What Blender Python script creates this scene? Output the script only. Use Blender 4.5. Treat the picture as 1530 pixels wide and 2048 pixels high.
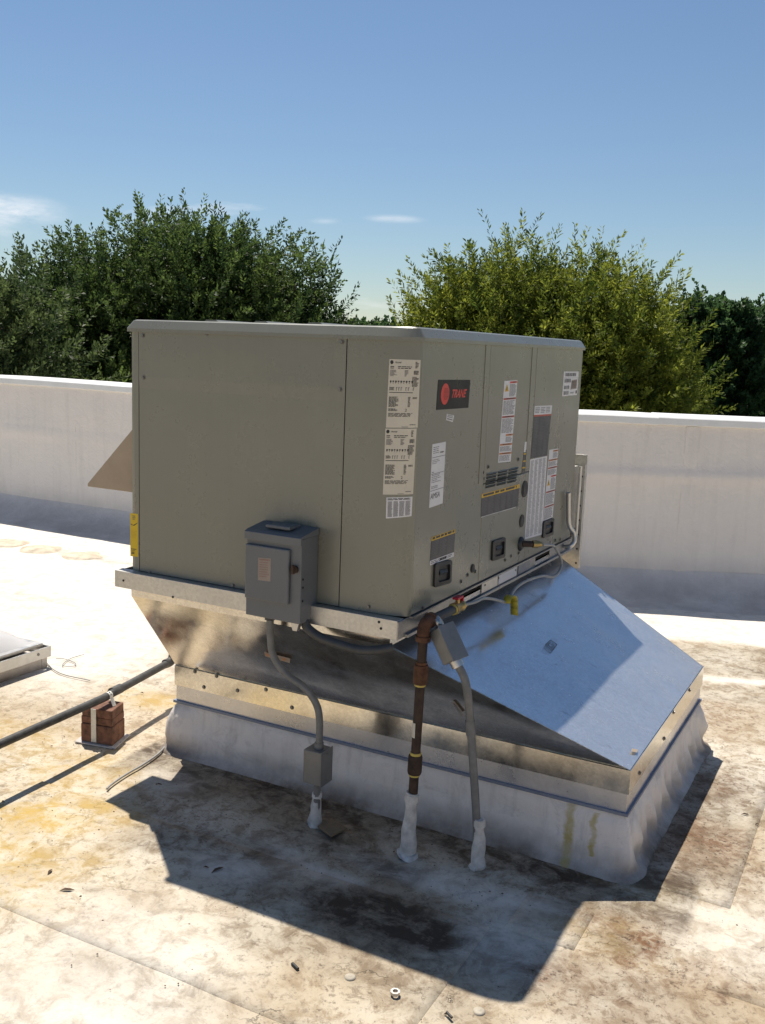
import bpy, math, random
import numpy as np
from mathutils import Vector, Matrix
for o in list(bpy.data.objects): bpy.data.objects.remove(o)
SC = bpy.context.scene; COL = SC.collection
RNG = random.Random(7)
# ------------------------------------------------------------------ camera, sky, sun, exposure
CAM = np.array([1.3419, -2.6825, 1.6533]); FPX = 1964.0
YAW, PITCH, ROLL = math.radians(117.78), math.radians(9.47), math.radians(2.18)
IW, IH = 1530, 2048
_fw = np.array([math.cos(PITCH)*math.cos(YAW), math.cos(PITCH)*math.sin(YAW), -math.sin(PITCH)])
_rt = np.array([math.sin(YAW), -math.cos(YAW), 0.0]); _up = np.cross(_rt, _fw)
RT = math.cos(ROLL)*_rt + math.sin(ROLL)*_up; UP = -math.sin(ROLL)*_rt + math.cos(ROLL)*_up
cd = bpy.data.cameras.new('camera'); cam = bpy.data.objects.new('camera', cd); COL.objects.link(cam)
cam.matrix_world = Matrix(((RT[0], UP[0], -_fw[0], CAM[0]), (RT[1], UP[1], -_fw[1], CAM[1]), (RT[2], UP[2], -_fw[2], CAM[2]), (0, 0, 0, 1)))
cd.sensor_fit = 'VERTICAL'; cd.sensor_height = 36; cd.lens = 36*FPX/IH; cd.clip_start = .05; cd.clip_end = 3000
SC.camera = cam
SUN_AZ, SUN_EL = math.radians(180-40.2), math.radians(64.2)      # where the sun stands (azimuth from +X)
S_TO = np.array([math.cos(SUN_AZ)*math.cos(SUN_EL), math.sin(SUN_AZ)*math.cos(SUN_EL), math.sin(SUN_EL)])
world = bpy.data.worlds.new('World'); SC.world = world; world.use_nodes = True
def build_world():
    nt = world.node_tree; N = nt.nodes; L = nt.links; N.clear()
    out = N.new('ShaderNodeOutputWorld'); bg = N.new('ShaderNodeBackground'); bg.inputs[1].default_value = .074
    sky = N.new('ShaderNodeTexSky'); sky.sky_type = 'NISHITA'; sky.sun_disc = False
    sky.sun_elevation = SUN_EL; sky.sun_rotation = math.pi/2-SUN_AZ
    sky.air_density = 1.1; sky.dust_density = .12; sky.ozone_density = 4.8; sky.altitude = 50
    tc = N.new('ShaderNodeTexCoord')
    mp = N.new('ShaderNodeMapping'); mp.inputs['Scale'].default_value = (1.6, 1.6, 9.0); mp.inputs['Location'].default_value = (.35, .1, .62)
    L.new(tc.outputs['Generated'], mp.inputs[0])
    nz = N.new('ShaderNodeTexNoise'); nz.inputs['Scale'].default_value = 2.2; nz.inputs['Detail'].default_value = 8; nz.inputs['Roughness'].default_value = .6
    L.new(mp.outputs[0], nz.inputs['Vector'])
    rp = N.new('ShaderNodeValToRGB'); rp.color_ramp.elements[0].position = .62; rp.color_ramp.elements[1].position = .85
    L.new(nz.outputs['Fac'], rp.inputs[0])
    sp = N.new('ShaderNodeSeparateXYZ'); L.new(tc.outputs['Generated'], sp.inputs[0])
    el = N.new('ShaderNodeMapRange'); el.inputs[1].default_value = .20; el.inputs[2].default_value = .10; el.inputs[3].default_value = 0; el.inputs[4].default_value = .85
    L.new(sp.outputs['Z'], el.inputs[0])
    mu = N.new('ShaderNodeMath'); mu.operation = 'MULTIPLY'; L.new(rp.outputs[0], mu.inputs[0]); L.new(el.outputs[0], mu.inputs[1])
    acc = mu.outputs[0]
    for (px, py, sx, sz, k) in ((20, 420, .050, .016, 1.0), (-70, 440, .06, .02, .9), (790, 438, .030, .0045, .5), (640, 440, .02, .004, .35)):
        d0 = _fw + (px-IW/2)/FPX*RT - (py-IH/2)/FPX*UP; d0 = d0/np.linalg.norm(d0)
        sb = N.new('ShaderNodeVectorMath'); sb.operation = 'SUBTRACT'; L.new(tc.outputs['Generated'], sb.inputs[0]); sb.inputs[1].default_value = tuple(d0)
        sc = N.new('ShaderNodeVectorMath'); sc.operation = 'MULTIPLY'; L.new(sb.outputs[0], sc.inputs[0]); sc.inputs[1].default_value = (1/sx, 1/sx, 1/sz)
        ln = N.new('ShaderNodeVectorMath'); ln.operation = 'LENGTH'; L.new(sc.outputs[0], ln.inputs[0])
        mr = N.new('ShaderNodeMapRange'); mr.interpolation_type = 'SMOOTHSTEP'; mr.inputs[1].default_value = .1; mr.inputs[2].default_value = 1.25; mr.inputs[3].default_value = k; mr.inputs[4].default_value = 0; L.new(ln.outputs['Value'], mr.inputs[0])
        n2 = N.new('ShaderNodeTexNoise'); n2.inputs['Scale'].default_value = 9; n2.inputs['Detail'].default_value = 9; n2.inputs['Roughness'].default_value = .62; mp2 = N.new('ShaderNodeMapping'); mp2.inputs['Scale'].default_value = (1, 1, 3.5); L.new(tc.outputs['Generated'], mp2.inputs[0]); L.new(mp2.outputs[0], n2.inputs['Vector'])
        r2 = N.new('ShaderNodeMapRange'); r2.inputs[1].default_value = .38; r2.inputs[2].default_value = .62; L.new(n2.outputs['Fac'], r2.inputs[0])
        m1 = N.new('ShaderNodeMath'); m1.operation = 'MULTIPLY'; L.new(mr.outputs[0], m1.inputs[0]); L.new(r2.outputs[0], m1.inputs[1])
        m2 = N.new('ShaderNodeMath'); m2.operation = 'MAXIMUM'; L.new(acc, m2.inputs[0]); L.new(m1.outputs[0], m2.inputs[1]); acc = m2.outputs[0]
    mx = N.new('ShaderNodeMix'); mx.data_type = 'RGBA'; L.new(acc, mx.inputs['Factor'])
    L.new(sky.outputs[0], mx.inputs['A']); mx.inputs['B'].default_value = (11.5, 11.5, 11.8, 1)
    L.new(mx.outputs['Result'], bg.inputs[0]); L.new(bg.outputs[0], out.inputs[0])
build_world()
sd = bpy.data.lights.new('sun', 'SUN'); sd.energy = 5.0; sd.angle = math.radians(.55); sd.color = (1, .94, .84)
so = bpy.data.objects.new('sun', sd); COL.objects.link(so); so.location = (-6, 6, 12)
so.rotation_euler = Vector(-S_TO).to_track_quat('-Z', 'Y').to_euler()
SC.view_settings.view_transform = 'Standard'; SC.view_settings.look = 'None'; SC.view_settings.gamma = 1
SC.view_settings.use_curve_mapping = False; SC.view_settings.exposure = 0.3
SC.render.engine = 'CYCLES'
try: SC.cycles.max_bounces = 8; SC.cycles.diffuse_bounces = 4
except Exception: pass
# ------------------------------------------------------------------ pixels to directions
def ray(px, py):
    d = _fw + (px-IW/2)/FPX*RT - (py-IH/2)/FPX*UP
    return d/np.linalg.norm(d)
def on(px, py, ax, val):                  # where that direction meets the plane x/y/z = val
    d = ray(px, py); t = (val-CAM[ax])/d[ax]; return CAM+t*d
def far(px, py, D):                       # point at horizontal distance D
    d = ray(px, py); return CAM+d*(D/math.hypot(d[0], d[1]))
# ------------------------------------------------------------------ node helpers
def new_mat(name):
    m = bpy.data.materials.new(name); m.use_nodes = True; nt = m.node_tree; nt.nodes.clear()
    out = nt.nodes.new('ShaderNodeOutputMaterial'); b = nt.nodes.new('ShaderNodeBsdfPrincipled'); nt.links.new(b.outputs[0], out.inputs[0])
    return m, nt, b
def nn(nt, t, **kw):
    n = nt.nodes.new(t)
    for k, v in kw.items():
        if k in n.inputs: n.inputs[k].default_value = v
        else: setattr(n, k, v)
    return n
def coords(nt, scale=(1, 1, 1)):
    g = nt.nodes.new('ShaderNodeNewGeometry'); mp = nn(nt, 'ShaderNodeMapping', Scale=scale); nt.links.new(g.outputs['Position'], mp.inputs[0]); return mp.outputs[0]
def noise(nt, vec, scale, detail=6, rough=.6, dist=0):
    n = nn(nt, 'ShaderNodeTexNoise', Scale=scale, Detail=detail, Roughness=rough, Distortion=dist); nt.links.new(vec, n.inputs['Vector']); return n.outputs['Fac']
def ramp(nt, f, *stops):
    r = nt.nodes.new('ShaderNodeValToRGB'); cr = r.color_ramp
    while len(cr.elements) < len(stops): cr.elements.new(.5)
    for e, (p, c) in zip(cr.elements, stops):
        e.position = p; e.color = (c, c, c, 1) if isinstance(c, (int, float)) else (*c, 1)
    nt.links.new(f, r.inputs[0]); return r.outputs[0]
def mixc(nt, f, a, b, mode='MIX'):
    m = nt.nodes.new('ShaderNodeMix'); m.data_type = 'RGBA'; m.blend_type = mode
    for s, v in (('Factor', f), ('A', a), ('B', b)):
        if isinstance(v, (int, float)): m.inputs[s].default_value = v if s == 'Factor' else (v, v, v, 1)
        elif isinstance(v, tuple): m.inputs[s].default_value = (*v, 1)
        else: nt.links.new(v, m.inputs[s])
    return m.outputs['Result']
def math_(nt, op, a, b=0.):
    m = nn(nt, 'ShaderNodeMath', operation=op)
    for i, v in enumerate((a, b)):
        if isinstance(v, (int, float)): m.inputs[i].default_value = v
        else: nt.links.new(v, m.inputs[i])
    return m.outputs[0]
def bump(nt, b, h, strength, dist):
    n = nn(nt, 'ShaderNodeBump', Strength=strength, Distance=dist); nt.links.new(h, n.inputs['Height']); nt.links.new(n.outputs[0], b.inputs['Normal'])
MAT = {}
def simple(name, col, rough=.6, metal=0., var=.15, scale=30., bmp=.0, spec=.5):
    m, nt, b = new_mat(name); v = coords(nt)
    n = noise(nt, v, scale, 5); lo = tuple(c*(1-var) for c in col); hi = tuple(min(1, c*(1+var)) for c in col)
    nt.links.new(ramp(nt, n, (.3, lo), (.7, hi)), b.inputs['Base Color'])
    b.inputs['Metallic'].default_value = metal; b.inputs['Specular IOR Level'].default_value = spec
    nt.links.new(ramp(nt, noise(nt, v, scale*.4, 4), (.3, max(.03, rough-.08)), (.7, min(1, rough+.08))), b.inputs['Roughness'])
    if bmp: bump(nt, b, noise(nt, v, scale*3, 4), bmp, .002)
    MAT[name] = m; return m
def cabinet_paint():
    m, nt, b = new_mat('cabinet_paint'); v = coords(nt, (60, 60, 1.2)); v1 = coords(nt)
    st = noise(nt, v, 1.5, 3); bl = noise(nt, v1, 2.2, 4)
    c = mixc(nt, st, (.194, .188, .146), (.204, .198, .153)); c = mixc(nt, ramp(nt, bl, (.4, 0.), (.8, .35)), c, (.185, .160, .115))
    c = mixc(nt, ramp(nt, noise(nt, coords(nt, (26, 26, .9)), 1.2, 6, .7), (.52, 0.), (.72, .16)), c, (.145, .128, .092)); c = mixc(nt, ramp(nt, noise(nt, v1, 7, 8, .7), (.58, 0.), (.72, .25)), c, (.26, .25, .205))
    dirt = ramp(nt, noise(nt, v1, 45, 5, .7), (.62, 0.), (.8, .4)); c = mixc(nt, dirt, c, (.13, .115, .085))
    nt.links.new(c, b.inputs['Base Color'])
    nt.links.new(ramp(nt, noise(nt, v1, 5, 6, .7), (.3, .25), (.7, .33)), b.inputs['Roughness']); b.inputs['Specular IOR Level'].default_value = .8
    bump(nt, b, noise(nt, v1, 2.2, 2), .5, .014); MAT['cabinet_paint'] = m
cabinet_paint()
def galv(name, col, rough, spangle=.12, warp=.3, soot=0., metal=1.0):
    m, nt, b = new_mat(name); v = coords(nt)
    vo = nn(nt, 'ShaderNodeTexVoronoi', Scale=120.); nt.links.new(v, vo.inputs['Vector'])
    sp = nt.nodes.new('ShaderNodeSeparateColor'); nt.links.new(vo.outputs['Color'], sp.inputs[0])
    c = mixc(nt, sp.outputs[0], tuple(k*(1-spangle) for k in col), tuple(min(1, k*(1+spangle)) for k in col))
    bl = noise(nt, v, 6, 6, .65); c = mixc(nt, ramp(nt, bl, (.45, 0.), (.75, .22)), c, tuple(k*.78 for k in col))
    r = ramp(nt, noise(nt, v, 9, 6, .7), (.3, rough-.07), (.75, rough+.12))
    if soot:
        k = ramp(nt, noise(nt, coords(nt, (1, 2.2, 1)), 11, 7, .75, .4), (.62, 0.), (.74, soot)); c = mixc(nt, k, c, (.06, .065, .075))
    nt.links.new(c, b.inputs['Base Color']); nt.links.new(r, b.inputs['Roughness']); b.inputs['Metallic'].default_value = metal
    bump(nt, b, noise(nt, v, 2.3, 2), warp, .03); MAT[name] = m
galv('galvanised', (.74, .71, .65), .17, .10, .14)
galv('galvanised_slope', (.62, .64, .67), .20, .08, .16, .85, .74)
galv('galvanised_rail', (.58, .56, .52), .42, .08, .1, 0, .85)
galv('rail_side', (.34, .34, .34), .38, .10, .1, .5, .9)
galv('flashing_metal', (.66, .65, .66), .30, .04, .25, 0, .75)
simple('drip_shade_blue', (.20, .23, .30), .5, .3, var=.12, scale=12)  # blue-grey of the flashing edge in shadow, put into its colour
def membrane(name, base, attr=True, bm=.5):
    m, nt, b = new_mat(name); v = coords(nt)
    n1 = noise(nt, v, 2.6, 10, .68, .3); n2 = noise(nt, v, 11, 10, .72, .5); n3 = noise(nt, v, 60, 6, .7)
    wv = nn(nt, 'ShaderNodeTexVoronoi', feature='DISTANCE_TO_EDGE', Scale=3.4); dv_ = nn(nt, 'ShaderNodeVectorMath', operation='ADD'); nv_ = nn(nt, 'ShaderNodeTexNoise', Scale=3.5, Detail=6., Roughness=.65); nt.links.new(v, nv_.inputs['Vector']); sc_ = nn(nt, 'ShaderNodeVectorMath', operation='SCALE'); sc_.inputs['Scale'].default_value = .55; nt.links.new(nv_.outputs['Color'], sc_.inputs[0]); nt.links.new(v, dv_.inputs[0]); nt.links.new(sc_.outputs[0], dv_.inputs[1]); nt.links.new(dv_.outputs[0], wv.inputs['Vector'])
    crack = math_(nt, 'MULTIPLY', ramp(nt, wv.outputs['Distance'], (.004, 1.), (.016, 0.)), ramp(nt, noise(nt, v, 4.5, 4), (.54, 0.), (.66, .6)))
    stk = noise(nt, coords(nt, (1.6, 9, 1)), 1.8, 8, .68, .5)
    n0 = noise(nt, v, 1.1, 6, .6, .2); n4 = noise(nt, v, 27, 8, .75, .6)
    c = mixc(nt, ramp(nt, n0, (.40, 0.), (.66, .7)), base, (.43, .33, .205))
    c = mixc(nt, ramp(nt, n1, (.42, 0.), (.64, .7)), c, (.365, .275, .17))
    c = mixc(nt, ramp(nt, n2, (.49, 0.), (.60, .7)), c, (.28, .20, .12))
    c = mixc(nt, ramp(nt, n4, (.53, 0.), (.63, .65)), c, (.17, .125, .082))
    c = mixc(nt, ramp(nt, n3, (.57, 0.), (.68, .75)), c, (.12, .085, .057)); c = mixc(nt, crack, c, (.11, .085, .06))
    c = mixc(nt, ramp(nt, noise(nt, v, 150, 5, .8), (.60, 0.), (.70, .55)), c, (.10, .075, .05))
    if attr:
        a = nn(nt, 'ShaderNodeAttribute', attribute_name='stain'); s = nt.nodes.new('ShaderNodeSeparateColor'); nt.links.new(a.outputs['Color'], s.inputs[0])
        # red: brown grime, green: yellow rust wash, blue: clean white coat
        cl = math_(nt, 'MULTIPLY', s.outputs[2], ramp(nt, n2, (.38, 1.), (.70, .55))); c = mixc(nt, cl, c, (.76, .71, .63))
        g = math_(nt, 'MULTIPLY', s.outputs[1], ramp(nt, n2, (.34, .05), (.62, 1.))); c = mixc(nt, g, c, (.52, .34, .065))
        k = math_(nt, 'MULTIPLY', s.outputs[0], ramp(nt, n1, (.30, .55), (.60, 1.))); k = math_(nt, 'MULTIPLY', k, ramp(nt, math_(nt, 'ADD', math_(nt, 'MULTIPLY', stk, .38), math_(nt, 'MULTIPLY', n2, .62)), (.36, .22), (.56, 1.0)))
        c = mixc(nt, k, c, (.068, .045, .028))
        ru = math_(nt, 'MULTIPLY', a.outputs['Alpha'], ramp(nt, n4, (.40, .15), (.58, 1.))); c = mixc(nt, ru, c, (.16, .075, .032))
        cr = math_(nt, 'MULTIPLY', a.outputs['Alpha'], ramp(nt, n3, (.55, 0.), (.62, 1.))); c = mixc(nt, cr, c, (.055, .030, .018))
    nt.links.new(c, b.inputs['Base Color'])
    nt.links.new(ramp(nt, n2, (.3, .55), (.7, .8)), b.inputs['Roughness']); b.inputs['Specular IOR Level'].default_value = .3
    h = math_(nt, 'ADD', math_(nt, 'MULTIPLY', n1, 1.2), math_(nt, 'MULTIPLY', n2, .5)); bump(nt, b, math_(nt, 'SUBTRACT', h, math_(nt, 'MULTIPLY', crack, .5)), bm, .012); MAT[name] = m
membrane('roof_membrane', (.62, .56, .455), True, .75)
def white_membrane(name, base, dirtc, dirtz, drips=()):
    m, nt, b = new_mat(name); v = coords(nt); g = nt.nodes.new('ShaderNodeSeparateXYZ'); nt.links.new(v, g.inputs[0])
    n1 = noise(nt, v, 3, 8, .65); n2 = noise(nt, v, 14, 8, .7, .4); st = noise(nt, coords(nt, (9, 9, .8)), 1.6, 5)
    c = mixc(nt, ramp(nt, n1, (.4, 0.), (.75, .4)), base, tuple(k*.86 for k in base)); c = mixc(nt, ramp(nt, st, (.50, 0.), (.72, .18)), c, dirtc)
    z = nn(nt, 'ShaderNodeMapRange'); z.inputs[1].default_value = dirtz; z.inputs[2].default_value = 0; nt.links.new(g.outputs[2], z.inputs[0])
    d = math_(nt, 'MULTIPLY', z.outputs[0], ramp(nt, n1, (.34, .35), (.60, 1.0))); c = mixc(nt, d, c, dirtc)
    c = mixc(nt, ramp(nt, noise(nt, v, 38, 6, .75), (.66, 0.), (.74, .5)), c, tuple(k*.8 for k in dirtc))
    if drips:
        sm1 = ramp(nt, noise(nt, coords(nt, (1, 1, 1.8)), 7.5, 9, .72, .8), (.54, 0.), (.70, .45)); c = mixc(nt, sm1, c, (.33, .29, .26))
        c = mixc(nt, ramp(nt, noise(nt, coords(nt, (5, 5, 1)), 2.2, 7, .7, .3), (.54, 0.), (.70, .5)), c, (.40, .36, .33))
        wob = math_(nt, 'MULTIPLY', math_(nt, 'SUBTRACT', noise(nt, coords(nt, (4, 0, 9)), 2.5, 3), .5), .045)
        for x0, w, z0, z1 in drips:
            dx = math_(nt, 'ABSOLUTE', math_(nt, 'SUBTRACT', math_(nt, 'ADD', g.outputs[0], wob), x0))
            k = ramp(nt, math_(nt, 'DIVIDE', dx, w), (.35, 1.), (1., 0.)); yl = math_(nt, 'LESS_THAN', g.outputs[1], .36); zz = math_(nt, 'MULTIPLY', math_(nt, 'GREATER_THAN', g.outputs[2], z0), math_(nt, 'LESS_THAN', g.outputs[2], z1))
            k = math_(nt, 'MULTIPLY', math_(nt, 'MULTIPLY', k, math_(nt, 'MULTIPLY', yl, zz)), ramp(nt, n2, (.35, .35), (.6, .85))); c = mixc(nt, k, c, (.42, .33, .075))
    nt.links.new(c, b.inputs['Base Color']); b.inputs['Roughness'].default_value = .5; b.inputs['Specular IOR Level'].default_value = .35
    bump(nt, b, math_(nt, 'ADD', n1, math_(nt, 'MULTIPLY', noise(nt, v, 22, 6, .6, 1.2), .5)), .8, .011); MAT[name] = m
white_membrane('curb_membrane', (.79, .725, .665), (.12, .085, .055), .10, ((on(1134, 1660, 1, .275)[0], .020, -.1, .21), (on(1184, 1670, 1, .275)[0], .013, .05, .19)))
white_membrane('parapet_membrane', (.79, .735, .68), (.46, .42, .38), .30)
simple('coping_white', (.80, .79, .76), .5, var=.05, scale=6)
simple('disconnect_paint', (.135, .140, .145), .42, var=.07, scale=5, bmp=.05)
simple('box_grey', (.20, .195, .185), .45, .3, var=.1, scale=20)
simple('conduit_grey', (.17, .17, .165), .55, .2, var=.18, scale=35, bmp=.1)
simple('conduit_dark', (.05, .05, .05), .55, var=.2, scale=40)
simple('rusty_steel', (.052, .030, .020), .75, .2, var=.6, scale=28, bmp=.4)
simple('rusty_elbow', (.105, .044, .020), .8, .15, var=.5, scale=40, bmp=.4)
simple('black_pipe', (.062, .060, .056), .6, .2, var=.35, scale=25, bmp=.2)
simple('brass', (.42, .30, .12), .4, .8, var=.25, scale=50)
simple('yellow_drip', (.40, .31, .085), .6, var=.35, scale=50)
simple('yellow_sealant', (.55, .42, .10), .6, var=.2, scale=60)
simple('red_plastic', (.50, .012, .03), .45, var=.1)
simple('yellow_tape', (.50, .40, .03), .45, var=.15, scale=40)
simple('boot_white', (.60, .57, .53), .6, var=.28, scale=26, bmp=.8)
simple('wood', (.165, .074, .043), .8, var=.6, scale=34, bmp=.7)
simple('strap_white', (.66, .64, .58), .5, .3, var=.12, scale=60)
simple('black_plastic', (.022, .022, .022), .5, var=.15)
simple('dark_gap', (.02, .02, .018), .8, var=.1)  # near-black: shade inside panel gaps, slots and holes put into the colour
simple('label_cream', (.62, .56, .45), .55, var=.05, scale=12)
simple('label_white', (.68, .66, .66), .5, var=.04, scale=12)
simple('label_dark', (.060, .058, .060), .45, var=.2, scale=30)
simple('label_black', (.008, .007, .008), .35, var=.1, spec=.2)
simple('label_grey', (.25, .25, .26), .5, var=.1)
simple('label_pale', (.30, .24, .20), .55, var=.1)
simple('ink', (.030, .027, .026), .5, var=.1)
simple('ink_soft', (.16, .15, .15), .5, var=.1)
simple('ink_line', (.13, .125, .13), .5, var=.1)
simple('print_red', (.62, .035, .020), .4, var=.06)
simple('print_red_dull', (.42, .075, .045), .5, var=.1)
simple('print_faded', (.26, .15, .12), .55, var=.2)
simple('print_orange', (.50, .17, .03), .5, var=.1)
simple('print_yellow', (.62, .38, .02), .5, var=.06)
simple('sticker_yellow', (.68, .46, .012), .45, var=.04)
simple('screw_metal', (.22, .21, .19), .45, .7, var=.2, scale=80)
simple('tan_metal', (.40, .31, .22), .55, .1, var=.1, scale=8)
simple('aluminium', (.55, .54, .52), .38, .9, var=.08, scale=25)
simple('skylight_dome', (.62, .60, .58), .22, var=.08, scale=3)
simple('tan_plate', (.22, .155, .09), .75, var=.25, scale=18)
simple('blister_tan', (.60, .50, .37), .7, var=.35, scale=14, bmp=.5)
simple('wire_grey', (.32, .31, .29), .5, .2, var=.1)
simple('building_wall', (.42, .38, .33), .9, var=.1, scale=3)
simple('bark', (.10, .075, .055), .9, var=.4, scale=14, bmp=.6)
simple('dead_leaf', (.10, .055, .03), .8, var=.4)
simple('fastener_tan', (.42, .37, .29), .7, var=.25, scale=20)
simple('steel_flex', (.40, .40, .39), .35, .8, var=.15, scale=60)
def ground_mat():
    m, nt, b = new_mat('far_ground'); v = coords(nt)
    c = mixc(nt, ramp(nt, noise(nt, v, .05, 6), (.42, 0.), (.58, 1.)), (.055, .075, .028), (.15, .125, .09))
    nt.links.new(c, b.inputs['Base Color']); b.inputs['Roughness'].default_value = .95; MAT['far_ground'] = m
ground_mat()
def leaf_mat(name, dark, light, trans):
    m, nt, b = new_mat(name); at = nn(nt, 'ShaderNodeAttribute', attribute_name='tint')
    s = nt.nodes.new('ShaderNodeSeparateColor'); nt.links.new(at.outputs['Color'], s.inputs[0])
    c = mixc(nt, s.outputs[0], dark, light); nt.links.new(c, b.inputs['Base Color'])
    b.inputs['Roughness'].default_value = .55; b.inputs['Specular IOR Level'].default_value = .25
    t = nt.nodes.new('ShaderNodeBsdfTranslucent'); nt.links.new(mixc(nt, s.outputs[0], tuple(k*1.3 for k in dark), tuple(min(1, k*1.4) for k in light)), t.inputs[0])
    mx = nt.nodes.new('ShaderNodeMixShader'); mx.inputs[0].default_value = trans
    nt.links.new(b.outputs[0], mx.inputs[1]); nt.links.new(t.outputs[0], mx.inputs[2])
    nt.links.new(mx.outputs[0], [n for n in nt.nodes if n.type == 'OUTPUT_MATERIAL'][0].inputs[0]); MAT[name] = m
leaf_mat('leaf_dark', (.030, .058, .018), (.115, .165, .042), .42)
leaf_mat('leaf_grey', (.036, .062, .024), (.12, .16, .055), .40)
leaf_mat('leaf_olive', (.050, .085, .014), (.295, .315, .044), .48)
leaf_mat('leaf_deep', (.022, .050, .020), (.09, .16, .055), .38)
# ------------------------------------------------------------------ mesh helpers
def wloc(o):
    v = Vector((0, 0, 0))
    while o: v = v+o.location; o = o.parent
    return v
class MB:
    def __init__(s): s.v = []; s.f = []; s.m = []; s.sm = []
    def add(s, vs, fs, m=0, smooth=False):
        k = len(s.v); s.v += [tuple(map(float, q)) for q in vs]
        for f in fs: s.f.append([i+k for i in f]); s.m.append(m); s.sm.append(smooth)
        return s
    def hexa(s, b, t, m=0):               # four bottom corners, four top corners (counter-clockwise from above)
        return s.add(list(b)+list(t), [(3, 2, 1, 0), (4, 5, 6, 7), (0, 1, 5, 4), (1, 2, 6, 5), (2, 3, 7, 6), (3, 0, 4, 7)], m)
    def box(s, x0, x1, y0, y1, z0, z1, m=0):
        r = [(x0, y0), (x1, y0), (x1, y1), (x0, y1)]
        return s.hexa([(*q, z0) for q in r], [(*q, z1) for q in r], m)
    def prism(s, poly, vec, m=0):          # a planar outline pushed along vec
        n = len(poly); a = [np.array(q, float) for q in poly]; b = [q+np.array(vec, float) for q in a]
        return s.add(a+b, [tuple(range(n))[::-1], tuple(range(n, 2*n))]+[(i, (i+1) % n, n+(i+1) % n, n+i) for i in range(n)], m)
    def tube(s, path, r, n=12, m=0, caps=True):
        P = [np.array(q, float) for q in path]; rs = r if isinstance(r, (list, tuple)) else [r]*len(P); rings = []; u = None
        for i, q in enumerate(P):
            t = P[min(i+1, len(P)-1)]-P[max(i-1, 0)]; t /= np.linalg.norm(t)+1e-12
            if u is None: u = np.cross(t, (0, 0, 1.) if abs(t[2]) < .9 else (1., 0, 0))
            u = u-t*(u@t); u /= np.linalg.norm(u)+1e-12; w = np.cross(t, u)
            rings.append([q+rs[i]*(math.cos(2*math.pi*k/n)*u+math.sin(2*math.pi*k/n)*w) for k in range(n)])
        vs = [q for rg in rings for q in rg]
        fs = [(i*n+k, i*n+(k+1) % n, (i+1)*n+(k+1) % n, (i+1)*n+k) for i in range(len(P)-1) for k in range(n)]
        s.add(vs, fs, m, True)
        if caps: s.add(rings[0], [tuple(range(n))[::-1]], m); s.add(rings[-1], [tuple(range(n))], m)
        return s
    def disc(s, c, nrm, r, h, n=16, m=0, ry=None):
        c = np.array(c, float); nrm = np.array(nrm, float)/np.linalg.norm(nrm)
        return s.tube([c, c+nrm*h], r, n, m)
    def grid(s, fn, nu, nv, m=0, smooth=True):
        vs = [fn(i/nu, j/nv) for j in range(nv+1) for i in range(nu+1)]
        return s.add(vs, [(j*(nu+1)+i, j*(nu+1)+i+1, (j+1)*(nu+1)+i+1, (j+1)*(nu+1)+i) for j in range(nv) for i in range(nu)], m, smooth)
    def build(s, name, mats, parent=None, bevel=0, seg=2):
        me = bpy.data.meshes.new(name); off = wloc(parent)
        me.from_pydata([(a-off.x, b-off.y, c-off.z) for a, b, c in s.v], [], s.f)
        for mt in (mats if isinstance(mats, (list, tuple)) else [mats]): me.materials.append(MAT[mt])
        me.polygons.foreach_set('material_index', s.m); me.polygons.foreach_set('use_smooth', s.sm); me.update()
        o = bpy.data.objects.new(name, me); COL.objects.link(o); o.parent = parent
        if bevel:
            b = o.modifiers.new('bevel', 'BEVEL'); b.width = bevel; b.segments = seg; b.limit_method = 'ANGLE'; b.angle_limit = math.radians(40)
        return o
def thing(name, label, cat, loc, group=None):
    o = bpy.data.objects.new(name, None); COL.objects.link(o); o.location = loc; o.empty_display_size = .1
    return tag(o, label, cat, group)
def tag(o, label, cat, group=None):
    o['label'] = label; o['category'] = cat
    if group: o['group'] = group
    return o
def smooth_path(pts, n=8):
    P = [np.array(q, float) for q in pts]; P = [2*P[0]-P[1]]+P+[2*P[-1]-P[-2]]; out = []
    for i in range(1, len(P)-2):
        a, b, c, d = P[i-1:i+3]
        for k in range(n):
            t = k/n; out.append(.5*((2*b)+(c-a)*t+(2*a-5*b+4*c-d)*t*t+(3*b-a-3*c+d)*t**3))
    return out+[P[-2]]
_h = np.random.RandomState(3).rand(512, 512)
def vn(x, y):                              # lattice value noise, 0..1
    x = np.asarray(x, float); y = np.asarray(y, float); xi = np.floor(x).astype(int); yi = np.floor(y).astype(int); fx = x-xi; fy = y-yi
    fx = fx*fx*(3-2*fx); fy = fy*fy*(3-2*fy); g = lambda a, b: _h[a % 512, b % 512]
    return (g(xi, yi)*(1-fx)+g(xi+1, yi)*fx)*(1-fy)+(g(xi, yi+1)*(1-fx)+g(xi+1, yi+1)*fx)*fy
def fbm(x, y, o=4): return sum(vn(x*2**k+17*k, y*2**k+5*k)*.5**k for k in range(o))/sum(.5**k for k in range(o))
def sstep(a, b, x): t = np.clip((x-a)/(b-a), 0, 1); return t*t*(3-2*t)
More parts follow.
